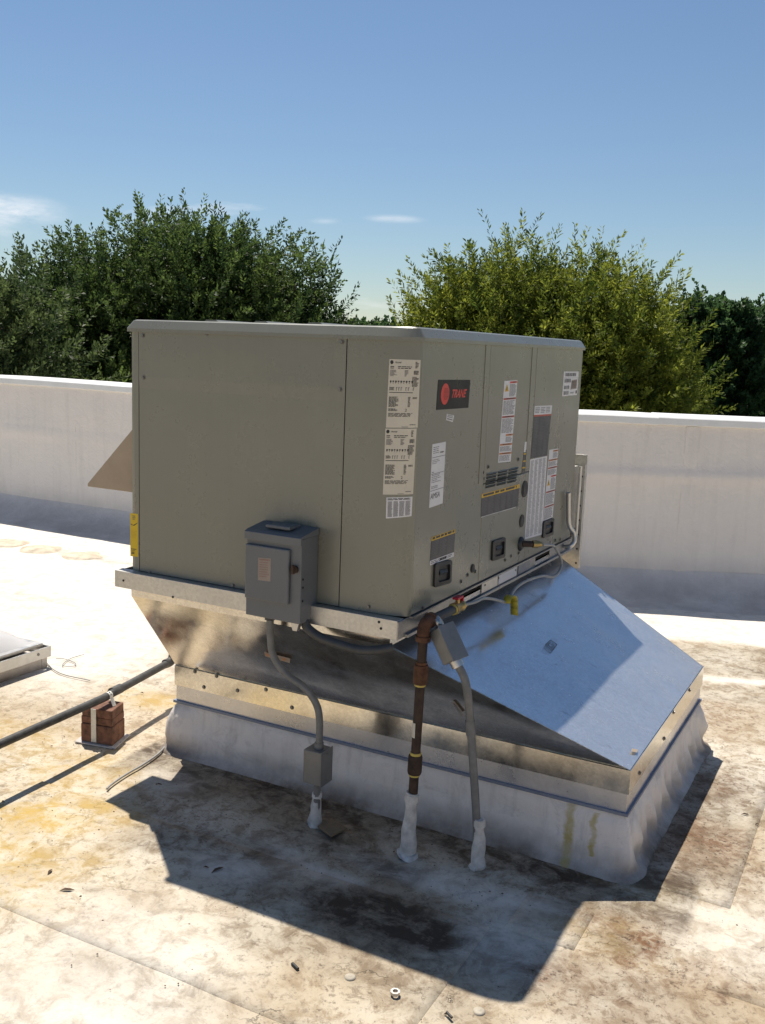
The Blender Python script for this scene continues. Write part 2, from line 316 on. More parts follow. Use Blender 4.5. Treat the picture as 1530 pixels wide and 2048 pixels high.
# ------------------------------------------------------------------ roof
def gp(px, py): q = on(px, py, 2, 0.); return q[:2]
def blob(X, Y, c, rx, ry, ang=0., soft=.5, k=.45, fs=4.):
    ca, sa = math.cos(ang), math.sin(ang); dx = X-c[0]; dy = Y-c[1]; u = (dx*ca+dy*sa)/rx; v = (-dx*sa+dy*ca)/ry
    d = np.sqrt(u*u+v*v)+(fbm(X*fs+c[0]*9, Y*fs+c[1]*7)-.5)*2*k
    return 1-sstep(1-soft, 1+soft*.6, d)
CX0, CX1, CY0, CY1 = -1.1529, .6892, .3115, 1.5608     # lower rim of the curb adapter
def stains(X, Y):
    R = np.zeros_like(X); G = np.zeros_like(X); B = np.zeros_like(X)
    mx = np.maximum
    # grime washed up against the curb, in front of it and beside it
    band = (1-sstep(.02, .34, CY0-.09-Y+(fbm(X*3, Y*6)-.5)*.3))*(X > CX0-.1)*(X < CX1+.25)*(Y < CY0+.1); R = mx(R, band*1.1)
    R = mx(R, (1-sstep(.0, .40, X-CX1-.10+(fbm(X*6, Y*2.5)-.5)*.25))*(X > CX1)*sstep(.0, .25, Y-.25)*(1-sstep(1.15, 1.6, Y))*.75)
    for c, rx, ry, a, s in ((gp(790, 1855), .42, .14, -.03, 1.4), (gp(700, 1930), .40, .10, 0, .55), (gp(560, 1800), .25, .12, 0, .55), (gp(420, 1690), .30, .10, .3, .8), (gp(680, 1700), .36, .10, 0, .85),
                            (gp(1400, 1390), .10, 1.2, -1.25, .35), (gp(1250, 1880), .12, .10, 0, .6), (gp(1100, 1950), .09, .06, 0, .6), (gp(1290, 1900), .05, .05, 0, .8), (gp(1230, 1750), .2, .08, 0, .5),
                            (gp(1400, 1700), .14, .2, 0, .55), (gp(1460, 1600), .2, .3, 0, .45), (gp(180, 1780), .05, .03, 0, .5), (gp(250, 1950), .3, .12, 0, .22), (gp(1200, 2000), .3, .2, 0, .35), (gp(500, 1760), .25, .07, 0, .5)):
        R = mx(R, blob(X, Y, c, rx, ry, a, .7, .5, 5.)*s)
    # parallel streaks where water dried along the wall on the right
    dl = Y-.44*X+(fbm(X*2.2, Y*2.2)-.5)*.16; inx = sstep(-.9, -.5, X)
    fine = .55+.9*(fbm((X*.916+Y*.40)*1.2, (Y*.916-X*.40)*13)-.3)
    R = mx(R, sstep(2.30, 2.42, dl)*(1-sstep(2.88, 3.0, dl))*inx*.62*fine); R = mx(R, sstep(1.85, 2.0, dl)*(1-sstep(2.12, 2.22, dl))*inx*.42*fine)
    R = mx(R, blob(X, Y, (-4.2, 2.75), .9, .07, 0, .7, .5, 4)*.35)
    for c, rx, ry, s in ((gp(60, 1640), .22, .22, .95), (gp(120, 1540), .3, .22, .6), (gp(20, 1720), .3, .2, .7), (gp(290, 1395), .22, .12, .55), (gp(140, 1620), .25, .15, .6), (gp(30, 1470), .3, .2, .45), (gp(255, 1545), .06, .05, .8), (gp(1210, 1860), .16, .12, .5), (gp(1300, 1780), .15, .1, .35)):
        G = mx(G, blob(X, Y, c, rx, ry, 0, .8, .6, 5.)*s)
    # re-coated white stretch along the wall and on the far left
    B = mx(B, sstep(1.3, 2.1, Y+.25*fbm(X*1.5, Y*1.5)-.18*np.maximum(0, X+.2))*(X < -.9))
    B = mx(B, sstep(2.96, 3.10, dl)*(1-sstep(4.2, 4.6, dl))*inx); B = mx(B, sstep(2.18, 2.24, dl)*(1-sstep(2.30, 2.36, dl))*inx*.8)
    B = mx(B, blob(X, Y, gp(100, 1260), 1.1, .9, 0, .6, .4, 2.)*.9)
    for c, rx, ry, s in ((gp(250, 1880), .4, .22, .55), (gp(150, 1990), .4, .2, .6), (gp(330, 1560), .16, .1, .6), (gp(1000, 1790), .32, .06, .75), (gp(860, 1765), .3, .05, .85), (gp(470, 1745), .16, .08, .85), (gp(640, 1745), .2, .05, .7), (gp(1030, 1900), .16, .2, .75), (gp(570, 1700), .14, .05, .6), (gp(1480, 1880), .2, .2, .45)):
        B = mx(B, blob(X, Y, c, rx, ry, 0, .8, .5, 4.)*s)
    A = np.zeros_like(X)
    for c, rx, ry, s in ((gp(1400, 1680), .17, .22, .75), (gp(1290, 1890), .06, .07, 1.0), (gp(1255, 1925), .05, .04, 1.), (gp(1090, 1955), .06, .04, 1.), (gp(1240, 1850), .16, .10, .55), (gp(1330, 1950), .25, .16, .38), (gp(1180, 1990), .22, .14, .35), (gp(1430, 1560), .16, .2, .5), (gp(1500, 1750), .12, .2, .3), (gp(1440, 1430), .25, .3, .35), (gp(180, 1830), .14, .06, .25), (gp(360, 1620), .18, .07, .35)):
        A = mx(A, blob(X, Y, c, rx, ry, 0, .8, .7, 7.)*s)
    return R, G, B, A
def relief(X, Y):
    return (fbm(X*1.4, Y*1.4, 3)-.5)*.016+(fbm(X*5, Y*5, 2)-.5)*.005*(1-sstep(2.2, 4, np.hypot(X, Y)))
def sheet(name, xs, ys, lift, parent=None, skirt=False):
    X, Y = np.meshgrid(xs, ys); Z = relief(X, Y)+lift
    nx, ny = len(xs), len(ys)
    if skirt:
        Z[0, :] -= .008; Z[-1, :] -= .008; Z[:, 0] -= .008; Z[:, -1] -= .008
    V = np.stack([X, Y, Z], -1).reshape(-1, 3)
    i = np.arange(nx-1)[None, :]+nx*np.arange(ny-1)[:, None]; F = np.stack([i, i+1, i+nx+1, i+nx], -1).reshape(-1, 4)
    me = bpy.data.meshes.new(name); me.from_pydata(V.tolist(), [], F.tolist())
    R, G, B, A = stains(X, Y); at = me.color_attributes.new('stain', 'FLOAT_COLOR', 'POINT')
    at.data.foreach_set('color', np.stack([R, G, B, A], -1).reshape(-1).astype(np.float32))
    me.polygons.foreach_set('use_smooth', [True]*len(me.polygons)); me.materials.append(MAT['roof_membrane']); me.update()
    o = bpy.data.objects.new(name, me); COL.objects.link(o); o.parent = parent; return o
def steps(segs):
    out = [segs[0][0]]
    for a, b, d in segs:
        n = max(1, round((b-a)/d)); out += [a+(b-a)*(k+1)/n for k in range(n)]
    return np.array(out)
roof = sheet('roof', steps([(-16, -6.5, .5), (-6.5, -2.5, .06), (-2.5, 2.0, .025), (2.0, 11, .5)]), steps([(-10.2, -1.4, .4), (-1.4, 2.0, .025), (2.0, 4.3, .05), (4.3, 9, .4)]), 0.)
roof['kind'] = 'structure'
def lap(x0, x1, y0, y1):
    e = .004
    return sheet('membrane_sheet', np.concatenate([[x0-e], steps([(x0, x1, .04)]), [x1+e]]), np.concatenate([[y0-e], steps([(y0, y1, .04)]), [y1+e]]), .0045, roof, True)
lap(-3.4, .435, -.845, -.2); lap(.69, 1.9, -1.25, -.17); lap(1.04, 2.4, -.15, 1.9); lap(.822, 1.03, .288, 1.53); lap(.475, .68, -.175, .03)
g = MB(); g.add([(-900, -900, -5.6), (900, -900, -5.6), (900, 900, -5.6), (-900, 900, -5.6)], [(0, 1, 2, 3)]); go = g.build('ground', 'far_ground'); go['kind'] = 'structure'
# ------------------------------------------------------------------ parapet walls
def parapet(label, line, zt, outer, nseam, wrinkles):
    """line: polyline of the inner face, roof on its right-hand side seen along it; outer: thickness"""
    P = [np.array(q, float) for q in line]; t = thing('parapet_wall', label, 'wall', (*P[0], 0))
    nrm = []
    for i in range(len(P)):
        d = P[min(i+1, len(P)-1)]-P[max(i-1, 0)]; d /= np.linalg.norm(d); nrm.append(np.array([d[1], -d[0]]))   # towards the roof
    # resample
    Q = []; NQ = []
    for i in range(len(P)-1):
        n = max(2, int(np.linalg.norm(P[i+1]-P[i])/.12))
        for k in range(n+(i == len(P)-2)):
            f = k/n; Q.append(P[i]*(1-f)+P[i+1]*f); NQ.append(nrm[i]*(1-f)+nrm[i+1]*f)
    zs = [.17, .19, .3, .42, .55, .68, .74, .79, .83, .86, .89, .93, 1.0, 1.08, zt-.03]
    m = MB(); nz = len(zs); vs = []
    for i, (q, n) in enumerate(zip(Q, NQ)):
        for z in zs:
            w = (vn(q[0]*1.7+q[1], z*5)-.5)*.012
            if wrinkles:
                a = .5+.5*math.sin(q[0]*.55+1.0); w += .022*math.exp(-((z-(.86+.02*math.sin(q[0])))/.028)**2)*a+.014*math.exp(-((z-(.79+.03*math.sin(q[0]*.7+1)))/.02)**2)*(1-a*.5)
            p = q+n*w; vs.append((p[0], p[1], z))
    m.add(vs, [(i*nz+k, (i+1)*nz+k, (i+1)*nz+k+1, i*nz+k+1) for i in range(len(Q)-1) for k in range(nz-1)], 0, True)
    m.build('inner_face', 'parapet_membrane', t)
    c = MB(); vs = []; prof = [(0, .185), (.012, .16), (.07, .10), (.14, .05), (.24, .018), (.36, .004), (.40, -.012)]
    for i, (q, n) in enumerate(zip(Q, NQ)):
        for (d, z) in prof:
            d2 = d+(vn(q[0]*2+3, q[1]*2+d*4)-.5)*.05*(d > .05); p = q+n*d2; vs.append((p[0], p[1], z+.004+(vn(q[0]*3, d*9)-.5)*.014*(0 < d < .39)))
    k = len(prof); c.add(vs, [(i*k+j+1, (i+1)*k+j+1, (i+1)*k+j, i*k+j) for i in range(len(Q)-1) for j in range(k-1)], 0, True)
    c.build('cant_strip', 'parapet_membrane', t)
    b = MB()
    for i in range(len(P)-1):
        a0, a1 = P[i], P[i+1]; o0 = a0-nrm[i]*outer; o1 = a1-nrm[i+1]*outer; e0 = a0-nrm[i]*.012; e1 = a1-nrm[i+1]*.012
        b.hexa([(*e0, -5.6), (*o0, -5.6), (*o1, -5.6), (*e1, -5.6)][::-1], [(*e0, zt-.04), (*o0, zt-.04), (*o1, zt-.04), (*e1, zt-.04)][::-1])
    b.build('outer_wall', 'building_wall', t)
    # coping lengths, butted end to end, each a little uneven
    L = 0; i0 = 0; r = random.Random(4)
    for i in range(1, len(Q)):
        L += np.linalg.norm(Q[i]-Q[i-1])
        if L > 2.6 or i == len(Q)-1:
            cp = MB(); dz = r.uniform(-.004, .004)
            for a, bb in ((i0, i),):
                A, B_, NA, NB = Q[a], Q[bb], NQ[a], NQ[bb]; ii = range(a, bb+1)
                pr = [(.018, zt-.055), (.022, zt-.05), (.020, zt-.008), (.010, zt), (-outer-.012, zt+.012), (-outer-.016, zt-.05)]
                vs = []
                for j in ii:
                    for d, z in pr:
                        p = Q[j]+NQ[j]*d; vs.append((p[0], p[1], z+dz+(vn(Q[j][0]*2.2, 8)-.5)*.008))
                kk = len(pr); n_ = len(list(ii)); cp.add(vs, [(x*kk+y, (x+1)*kk+y, (x+1)*kk+(y+1) % kk, x*kk+(y+1) % kk) for x in range(n_-1) for y in range(kk)], 0)
                cp.add(vs[:kk], [tuple(range(kk))[::-1]]); cp.add(vs[-kk:], [tuple(range(kk))])
            cp.build('coping', 'coping_white', t); i0 = i; L = 0
    # welded lap seams of the wall membrane
    for s_ in nseam:
        q = np.array(s_, float); j = min(range(len(Q)), key=lambda a: np.linalg.norm(Q[a]-q)); n = NQ[j]; d = np.array([-n[1], n[0]]); q = Q[j]
        a = q-d*.045+n*.003; b_ = q+d*.045+n*.003; a2 = q-d*.045-n*.004; b2 = q+d*.045-n*.004
        MB().hexa([(*a, .18), (*b_, .18), (*b2, .18), (*a2, .18)], [(*a, zt-.06), (*b_, zt-.06), (*b2, zt-.06), (*a2, zt-.06)]).build('lap_seam', 'parapet_membrane', t)
    return t
bend = np.array([-1.34, 3.68]); dirR = np.array([1, .44])/math.hypot(1, .44)
parapet('white membrane parapet wall behind the rooftop air conditioner, with bright coping', [(-16, 3.70), (-9, 3.69), (-2.0, 3.68), tuple(bend+np.array([.02, .02])), tuple(bend+dirR*.8), tuple(bend+dirR*6), tuple(bend+dirR*12)], 1.26, .25,
        [(-7.3, 3.68), (-5.15, 3.68), (-2.9, 3.68), tuple(bend+dirR*1.55), tuple(bend+dirR*3.2), tuple(bend+dirR*5)], True)
parapet('low white parapet wall along the roof edge facing the disconnect switch', [(11, -10), (-16, -10)], .95, .25, [], False)
parapet('low white parapet wall along the roof edge facing the sticker panels', [(11-.6, 8.7), (11-.6, -10)], .95, .25, [], False)
# ------------------------------------------------------------------ rooftop unit
ZR, HR = .7427, .0623; ZB = ZR+HR                 # rail bottom, cabinet bottom
XL, XR, YF, YB = -1.1415, .004, .040, 1.766; ZT = ZB+.885     # cabinet sides and the lower edge of the lid bevel
RX, RY = .115, .036
unit = thing('rooftop_air_conditioner', 'large greige rooftop air conditioner cabinet covered with stickers, on a metal rail', 'air conditioner', ((XL+XR)/2, (YF+YB)/2, ZR))
core = MB(); core.prism([(XL+.012, YF+.012, ZB-.004), (XR-RX, YF+.012, ZB-.004), (XR-.06, YF+.024, ZB-.004), (XR-.012, YF+RY+.002, ZB-.004), (XR-.012, YB-.006, ZB-.004), (XL+.012, YB-.006, ZB-.004)], (0, 0, ZT-ZB)); core.build('inner_shell', 'dark_gap', unit)
SEAMX = -.2415; SEAMY = .078
def panel(a, b, z0, z1, name='access_panel', side='right', bev=.0025):
    m = MB(); g_ = .0016
    if side == 'right': m.box(XR-.010, XR, a+g_, b-g_, z0+g_, z1-g_)
    elif side == 'front': m.box(a+g_, b-g_, YF, YF+.010, z0+g_, z1-g_)
    elif side == 'left': m.box(XL, XL+.010, a+g_, b-g_, z0+g_, z1-g_)
    else: m.box(a+g_, b-g_, YB-.005, YB+.004, z0+g_, z1-g_)
    return m.build(name, 'cabinet_paint', unit, bev)
# rounded corner post: an L profile with a round nose, swept upwards
def post_profile(off=0.):
    pts = [(SEAMX+.0016, YF-off)]; cx, cy = XR-RX, YF+RY
    for k in range(17):
        a = -math.pi/2+k/16*math.pi/2; pts.append((cx+(RX+off)*math.cos(a), cy+(RY+off)*math.sin(a)))
    pts.append((XR+off, YF+RY+.003)); return pts
YSEAM = YF+RY+.003
pp = post_profile(); inner = post_profile(-.008)
m = MB(); n = len(pp); vs = [(x, y, ZB+.001) for x, y in pp]+[(x, y, ZT-.001) for x, y in pp]
m.add(vs, [(i, i+1, n+i+1, n+i) for i in range(n-1)], 0, True)
vs = [(x, y, z) for z in (ZB+.001, ZT-.001) for x, y in inner]; m.add(vs, [(n+i, n+i+1, i+1, i) for i in range(n-1)], 0, True)
for z in (ZB+.001, ZT-.001):
    m.add([(x, y, z) for x, y in pp]+[(x, y, z) for x, y in inner], [(i, n+i, n+i+1, i+1) for i in range(n-1)])
for e in (0, n-1): m.add([(*pp[e], ZB+.001), (*pp[e], ZT-.001), (*inner[e], ZT-.001), (*inner[e], ZB+.001)], [(0, 1, 2, 3)])
m.build('corner_post', 'cabinet_paint', unit)
XP = XL+.042
m = MB(); m.prism([(XL, YF+.02, ZB), (XL+.004, YF+.006, ZB), (XL+.02, YF, ZB), (XP-.0016, YF, ZB), (XP-.0016, YF+.01, ZB), (XL+.012, YF+.014, ZB), (XL+.010, YF+.06, ZB), (XL, YF+.06, ZB)], (0, 0, ZT-ZB-.001)); m.build('corner_post', 'cabinet_paint', unit)
# end panel; a reflected horizon line is shaped in as a shallow step
m = MB(); ZS = 1.500
for z0, z1, y in ((ZB+.002, ZS-.02, YF), (ZS+.02, ZT-.002, YF-.0015)):
    m.add([(XP+.0016, y, z0), (SEAMX-.0016, y, z0), (SEAMX-.0016, y, z1), (XP+.0016, y, z1)], [(0, 1, 2, 3)])
m.add([(XP+.0016, YF, ZS-.02), (SEAMX-.0016, YF, ZS-.02), (SEAMX-.0016, YF-.0015, ZS+.02), (XP+.0016, YF-.0015, ZS+.02)], [(0, 1, 2, 3)], 0, True)
for x in (XP+.0016, SEAMX-.0016): m.add([(x, YF-.001, ZB+.002), (x, YF-.001, ZT-.002), (x, YF+.01, ZT-.002), (x, YF+.01, ZB+.002)], [(0, 1, 2, 3)])
m.build('end_panel', 'cabinet_paint', unit)
YA, YC = .641, 1.140                                # seams of the long side
panel(YSEAM, YA, ZB, ZT); panel(YA, YC, 1.177, ZT); panel(YA, YC, ZB, 1.177); panel(YC, YB, ZB, ZT)
panel(YF+.06, .9, ZB, ZT, side='left'); panel(.9, YB, ZB, ZT, side='left'); panel(XL, -.6, ZB, ZT, side='back'); panel(-.6, XR, ZB, ZT, side='back')
# pilaster strips beside the seams of the long side
for y in (YA-.05, YC-.062):
    MB().box(XR-.002, XR+.0025, y, y+.044, 1.182, ZT-.004).build('pilaster_strip', 'cabinet_paint', unit, .001)
# lid: a low skirt, a sloping rim, a flat top with three pressed ribs
OV = .010; m = MB()
def lid_ring(o, z, r):
    out = []
    for (cx, cy, a0, r0, r1) in ((XR+o, YF-o, -math.pi/2, *r), (XR+o, YB+o, 0, .012, .012), (XL-o, YB+o, math.pi/2, .012, .012), (XL-o, YF-o, math.pi, .012, .012)):
        c0 = cx-r0 if cx > -.5 else cx+r0; c1 = cy-r1 if cy > 1 else cy+r1
        for k in range(9): a = a0+k/8*math.pi/2; out.append((c0+r0*math.cos(a), c1+r1*math.sin(a), z))
    return out
rq = lambda o: (RX+o, RY+o)
rings = [lid_ring(.004, ZT-.012, rq(.004)), lid_ring(OV, ZT-.012, rq(OV)), lid_ring(OV, ZT, rq(OV)), lid_ring(OV-.016, ZT+.027, rq(OV-.016)), lid_ring(OV-.024, ZT+.031, rq(OV-.024))]
n = len(rings[0])
m.add([q for r_ in rings for q in r_], [(a*n+i, a*n+(i+1) % n, (a+1)*n+(i+1) % n, (a+1)*n+i) for a in range(4) for i in range(n)]); m.add(rings[-1], [tuple(range(n))]); m.add(rings[0], [tuple(range(n))[::-1]])
lid = m.build('top_cover', 'cabinet_paint', unit)
for px in (425, 524, 631):
    x = on(px, 645, 1, YF+.05)[0]
    MB().prism([(x-.022, YF+.03, ZT+.030), (x-.012, YF+.03, ZT+.037), (x+.030, YF+.03, ZT+.037), (x+.042, YF+.03, ZT+.030)], (0, YB-YF-.06, 0)).build('pressed_rib', 'cabinet_paint', lid)
# base rail (welded channel) with fork slots
rail_m = MB(); X0, X1, Y0, Y1 = -1.184, 0., 0., 1.81
slots = [(on(921, 1190, 0, 0)[1], on(963, 1170, 0, 0)[1]), (on(1071, 1115, 0, 0)[1], on(1100, 1100, 0, 0)[1])]
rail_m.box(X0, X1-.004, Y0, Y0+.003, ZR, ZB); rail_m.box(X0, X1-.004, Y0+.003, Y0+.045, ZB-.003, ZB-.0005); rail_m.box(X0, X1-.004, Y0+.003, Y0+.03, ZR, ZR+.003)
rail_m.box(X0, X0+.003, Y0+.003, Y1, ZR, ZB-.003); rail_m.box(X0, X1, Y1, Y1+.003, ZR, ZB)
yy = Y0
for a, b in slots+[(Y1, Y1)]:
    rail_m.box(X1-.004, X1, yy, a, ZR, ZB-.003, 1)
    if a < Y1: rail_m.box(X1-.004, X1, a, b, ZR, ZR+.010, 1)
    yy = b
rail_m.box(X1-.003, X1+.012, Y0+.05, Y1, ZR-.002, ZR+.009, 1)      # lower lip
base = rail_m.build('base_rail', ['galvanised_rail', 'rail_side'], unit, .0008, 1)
MB().box(X0+.02, X1-.05, .05, Y1-.03, ZR+.004, ZB-.006).build('base_pan', 'dark_gap', unit)
# drip edge under the cabinet on the long side
MB().box(XR-.004, XR+.008, YSEAM, YB, ZB-.007, ZB-.001).build('drip_edge', 'rail_side', unit)
def plate(px0, px1, y0, y1, mat, parent, name='rail_plate'):
    a = on(px0, y0, 0, .003)[1]; b = on(px1, y1, 0, .003)[1]
    MB().box(X1+.0008, X1+.003, a, b, ZR+.012, ZB-.006).build(name, mat, parent)
plate(964, 996, 1170, 1150, 'aluminium', base); plate(998, 1034, 1150, 1132, 'label_white', base, 'rating_plate'); plate(1037, 1060, 1135, 1120, 'label_grey', base, 'rating_plate')
for px, py in ((997, 1156), (1031, 1140), (970, 1170), (917, 1190)):
    q = on(px, py, 0, .003); MB().disc((X1+.003, q[1], q[2]), (1, 0, 0), .0045, .002, 10).build('rivet', 'screw_metal', base)
for px, py in ((247, 1161), (758, 1244), (762, 1257), (346, 1194)):
    q = on(px, py, 1, 0.); MB().disc((q[0], -.0002, q[2]), (0, -1, 0), .0045, .0015, 8).build('bolt_hole', 'dark_gap', base)
# screws
_sm = None
def screw(p, nrm, parent=unit):
    global _sm
    if _sm is None:
        mb = MB(); mb.tube([(0, 0, 0), (0, 0, .0012)], .0085, 10); mb.tube([(0, 0, .0012), (0, 0, .0055)], .0055, 6)
        me = bpy.data.meshes.new('screw'); me.from_pydata(mb.v, [], mb.f); me.materials.append(MAT['screw_metal']); _sm = me
    o = bpy.data.objects.new('screw', _sm); COL.objects.link(o); o.parent = parent; o.location = Vector(p)-wloc(parent)
    o.rotation_euler = Vector(nrm).to_track_quat('Z', 'Y').to_euler(); return o
for px, py in ((286, 671), (684, 684), (287, 755), (680, 779), (300, 1146), (466, 1171), (414, 667), (531, 668), (704, 672), (737, 1213)):
    q = on(px, py, 1, YF-.0015 if py < 800 else YF); screw((q[0], YF-(.0015 if py < 800 else 0), q[2]), (0, -1, 0))
for px, py in ((976, 934), (1036, 919), (966, 945), (967, 957), (935, 1150), (950, 1143), (1010, 1120), (1022, 1112), (1037, 1106), (1045, 1094), (1110, 1081), (922, 1163), (845, 1216), (1120, 1079)):
    q = on(px, py, 0, XR)
    if q[2] > ZB+.008: screw((XR, q[1], q[2]), (1, 0, 0))
# stickers -----------------------------------------------------------------------------------
class Flat:                                          # four pixel corners TL TR BR BL on a plane
    def __init__(s, ax, val, quad):
        s.q = [on(a, b, ax, val) for a, b in quad]; s.n = np.zeros(3); s.n[ax] = 1 if ax == 0 else -1; s.k = 1
    def __call__(s, u, v, h):
        a, b, c, d = s.q; return (a*(1-u)+b*u)*(1-v)+(d*(1-u)+c*u)*v+s.n*h
PROF = [np.array(q) for q in post_profile()]
_S = [0.]
for a, b in zip(PROF, PROF[1:]): _S.append(_S[-1]+np.linalg.norm(b-a))
class Curved:                                        # the same on the rounded post
    def __init__(s, quad):
        s.q = []; s.k = 10
        for px, py in quad:
            d = ray(px, py); az = math.atan2(d[1], d[0]); best = None
            for i in range(len(PROF)-1):
                for f in np.linspace(0, 1, 40):
                    p = PROF[i]*(1-f)+PROF[i+1]*f; e = abs(math.atan2(p[1]-CAM[1], p[0]-CAM[0])-az)
                    if best is None or e < best[0]: best = (e, _S[i]+f*(_S[i+1]-_S[i]), p)
            t = np.linalg.norm(best[2]-CAM[:2])/math.hypot(d[0], d[1]); s.q.append(np.array([best[1], CAM[2]+t*d[2]]))
    def __call__(s, u, v, h):
        a, b, c, d = s.q; sv, z = (a*(1-u)+b*u)*(1-v)+(d*(1-u)+c*u)*v; i = 0
        while i < len(_S)-2 and _S[i+1] < sv: i += 1
        f = (sv-_S[i])/(_S[i+1]-_S[i]); p = PROF[i]*(1-f)+PROF[i+1]*f; t = PROF[i+1]-PROF[i]; t /= np.linalg.norm(t)
        return np.array([p[0]+t[1]*h, p[1]-t[0]*h, z])
class Ink:
    def __init__(s, surf, h=.0012): s.s = surf; s.h = h; s.mb = MB(); s.mats = []
    def mi(s, m):
        if m not in s.mats: s.mats.append(m)
        return s.mats.index(m)
    def rect(s, u0, v0, u1, v1, m='ink', h=None):
        k = max(1, int(math.ceil((u1-u0)*s.s.k-.3))); h = s.h if h is None else h
        for i in range(k):
            a = u0+(u1-u0)*i/k; b = u0+(u1-u0)*(i+1)/k
            s.mb.add([s.s(a, v1, h), s.s(b, v1, h), s.s(b, v0, h), s.s(a, v0, h)], [(0, 1, 2, 3)], s.mi(m))
        return s
    def lines(s, u0, v0, u1, v1, n, m='ink', seed=1, fill=.55, ragged=.25, words=True):
        r = random.Random(seed)
        for i in range(n):
            a = v0+(v1-v0)*i/n; b = a+(v1-v0)/n*fill; e = u0+(u1-u0)*(1-ragged*r.random()**1.5); u = u0
            while u < e-.005:
                w = (u1-u0)*r.uniform(.10, .30) if words else 9; t = min(e, u+w); s.rect(u, a, t, b, m); u = t+(u1-u0)*.035
        return s
    def poly(s, uv, m, h=None):
        h = s.h if h is None else h; s.mb.add([s.s(u, v, h) for u, v in uv], [tuple(range(len(uv)))], s.mi(m)); return s
    def ell(s, u, v, ru, rv, m, n=24, h=None): return s.poly([(u+ru*math.cos(-2*math.pi*i/n), v+rv*math.sin(-2*math.pi*i/n)) for i in range(n)], m, h)
    def text(s, txt, u0, v0, u1, v1, m, shear=0., h=None, bold=0.):
        cu = bpy.data.curves.new('t', 'FONT'); cu.body = txt; cu.offset = bold; cu.resolution_u = 3
        o = bpy.data.objects.new('t', cu); COL.objects.link(o); bpy.context.view_layer.update()
        me = bpy.data.meshes.new_from_object(o); V = np.array([q.co[:2] for q in me.vertices]); lo, hi = V.min(0), V.max(0); W = (V-lo)/(hi-lo)
        h = s.h if h is None else h; vs = []
        for a, b in W: vs.append(s.s(u0+(u1-u0)*a+shear*(b-.5), v1+(v0-v1)*b, h))
        s.mb.add(vs, [tuple(p.vertices) for p in me.polygons], s.mi(m)); bpy.data.objects.remove(o); bpy.data.meshes.remove(me); bpy.data.curves.remove(cu); return s
def sticker(surf, base, draw=None, name='sticker', parent=unit):
    m = MB(); k = surf.k
    for i in range(k):
        a, b = i/k, (i+1)/k; T = [surf(a, 1, .0001), surf(b, 1, .0001), surf(b, 0, .0001), surf(a, 0, .0001)]; U = [surf(a, 1, .0007), surf(b, 1, .0007), surf(b, 0, .0007), surf(a, 0, .0007)]
        m.add(T+U, [(4, 5, 6, 7), (0, 1, 5, 4), (2, 3, 7, 6)]+([(3, 0, 4, 7)] if i == 0 else [])+([(1, 2, 6, 5)] if i == k-1 else []))
    o = m.build(name, base, parent)
    if draw:
        I = Ink(surf); draw(I); I.mb.build('print', I.mats, o)['kind'] = 'stuff'
    return o
def nameplate(sd):
    def d(I):
        I.ell(.09, .045, .055, .028, 'ink'); I.text('TRANE', .19, .035, .40, .057, 'ink', .02, bold=.01)
        I.lines(.05, .10, .18, .145, 2, 'ink', sd, ragged=.1); I.lines(.30, .10, .80, .145, 2, 'ink', sd+1, .5, .4)
        I.lines(.05, .155, .28, .25, 7, 'ink_soft', sd+2, .6, .5); I.lines(.52, .155, .64, .25, 6, 'ink_soft', sd+3, .6, .6); I.lines(.80, .16, .96, .22, 6, 'ink', sd+4, .65, .3)
        I.lines(.84, .03, .95, .13, 5, 'ink', sd+13, .6, .6)
        I.lines(.76, .25, .96, .40, 9, 'ink', sd+5, .6, .35)
        for k in range(9): I.rect(.06+k*.085, .31, .06+k*.085+.05, .335-.006*(k % 2), 'ink'); I.rect(.07+k*.085, .335, .09+k*.085, .352, 'ink_soft')
        I.lines(.05, .405, .22, .455, 4, 'ink', sd+6, .6, .3)
        for k in (0, 1, 2, 4, 5, 7): I.rect(.27+k*.075, .405, .29+k*.075, .455, 'ink_soft'); I.rect(.27+k*.075, .405, .312+k*.075, .414, 'ink_soft')
        I.rect(.05, .478, .80, .487, 'ink')
        I.lines(.05, .545, .38, .70, 11, 'ink', sd+7, .6, .35); I.lines(.66, .545, .74, .70, 8, 'ink', sd+8, .6, .4); I.lines(.80, .55, .94, .58, 2, 'ink', sd+9, .6, .1)
        I.lines(.05, .72, .35, .76, 3, 'ink', sd+10, .6, .3); I.text('2', .58, .72, .64, .76, 'ink')
        I.lines(.05, .785, .82, .845, 4, 'ink', sd+11, .5, .1); I.lines(.75, .95, .93, .965, 1, 'ink_soft', sd+12, .8, 0); I.rect(.5, .985, .7, .992, 'ink_soft')
    return d
sticker(Curved([(779, 718), (841, 720), (835, 855), (772, 855)]), 'label_cream', nameplate(10))
sticker(Curved([(771, 857), (833, 857), (826, 988), (766, 989)]), 'label_cream', nameplate(40))
def table_(I):
    I.lines(.05, .05, .95, .15, 2, 'ink', 3, .6, .2)
    for c in range(4): I.lines(.06+c*.23, .2, .06+c*.23+.19, .95, 14, 'ink_soft', 5+c, .6, .15, c > 1)
sticker(Curved([(773, 995), (825, 993), (823, 1032), (772, 1037)]), 'label_white', table_)
FL = lambda *q: Flat(0, XR, q)
def logo(I):
    I.ell(.23, .48, .125, .36, 'print_red')
    for k in range(9): w = .10*math.sqrt(max(.05, 1-((k-4)/5.2)**2)); I.rect(.24-w*.6, .30+k*.043, .24+w*1.02, .30+k*.043+.011, 'label_black', .0016)
    I.text('TRANE', .43, .33, .88, .62, 'print_red', .05, bold=.03)
sticker(FL((876, 759.5), (940.5, 759.5), (936.5, 815.5), (872, 820)), 'label_black', logo, 'logo_plate')
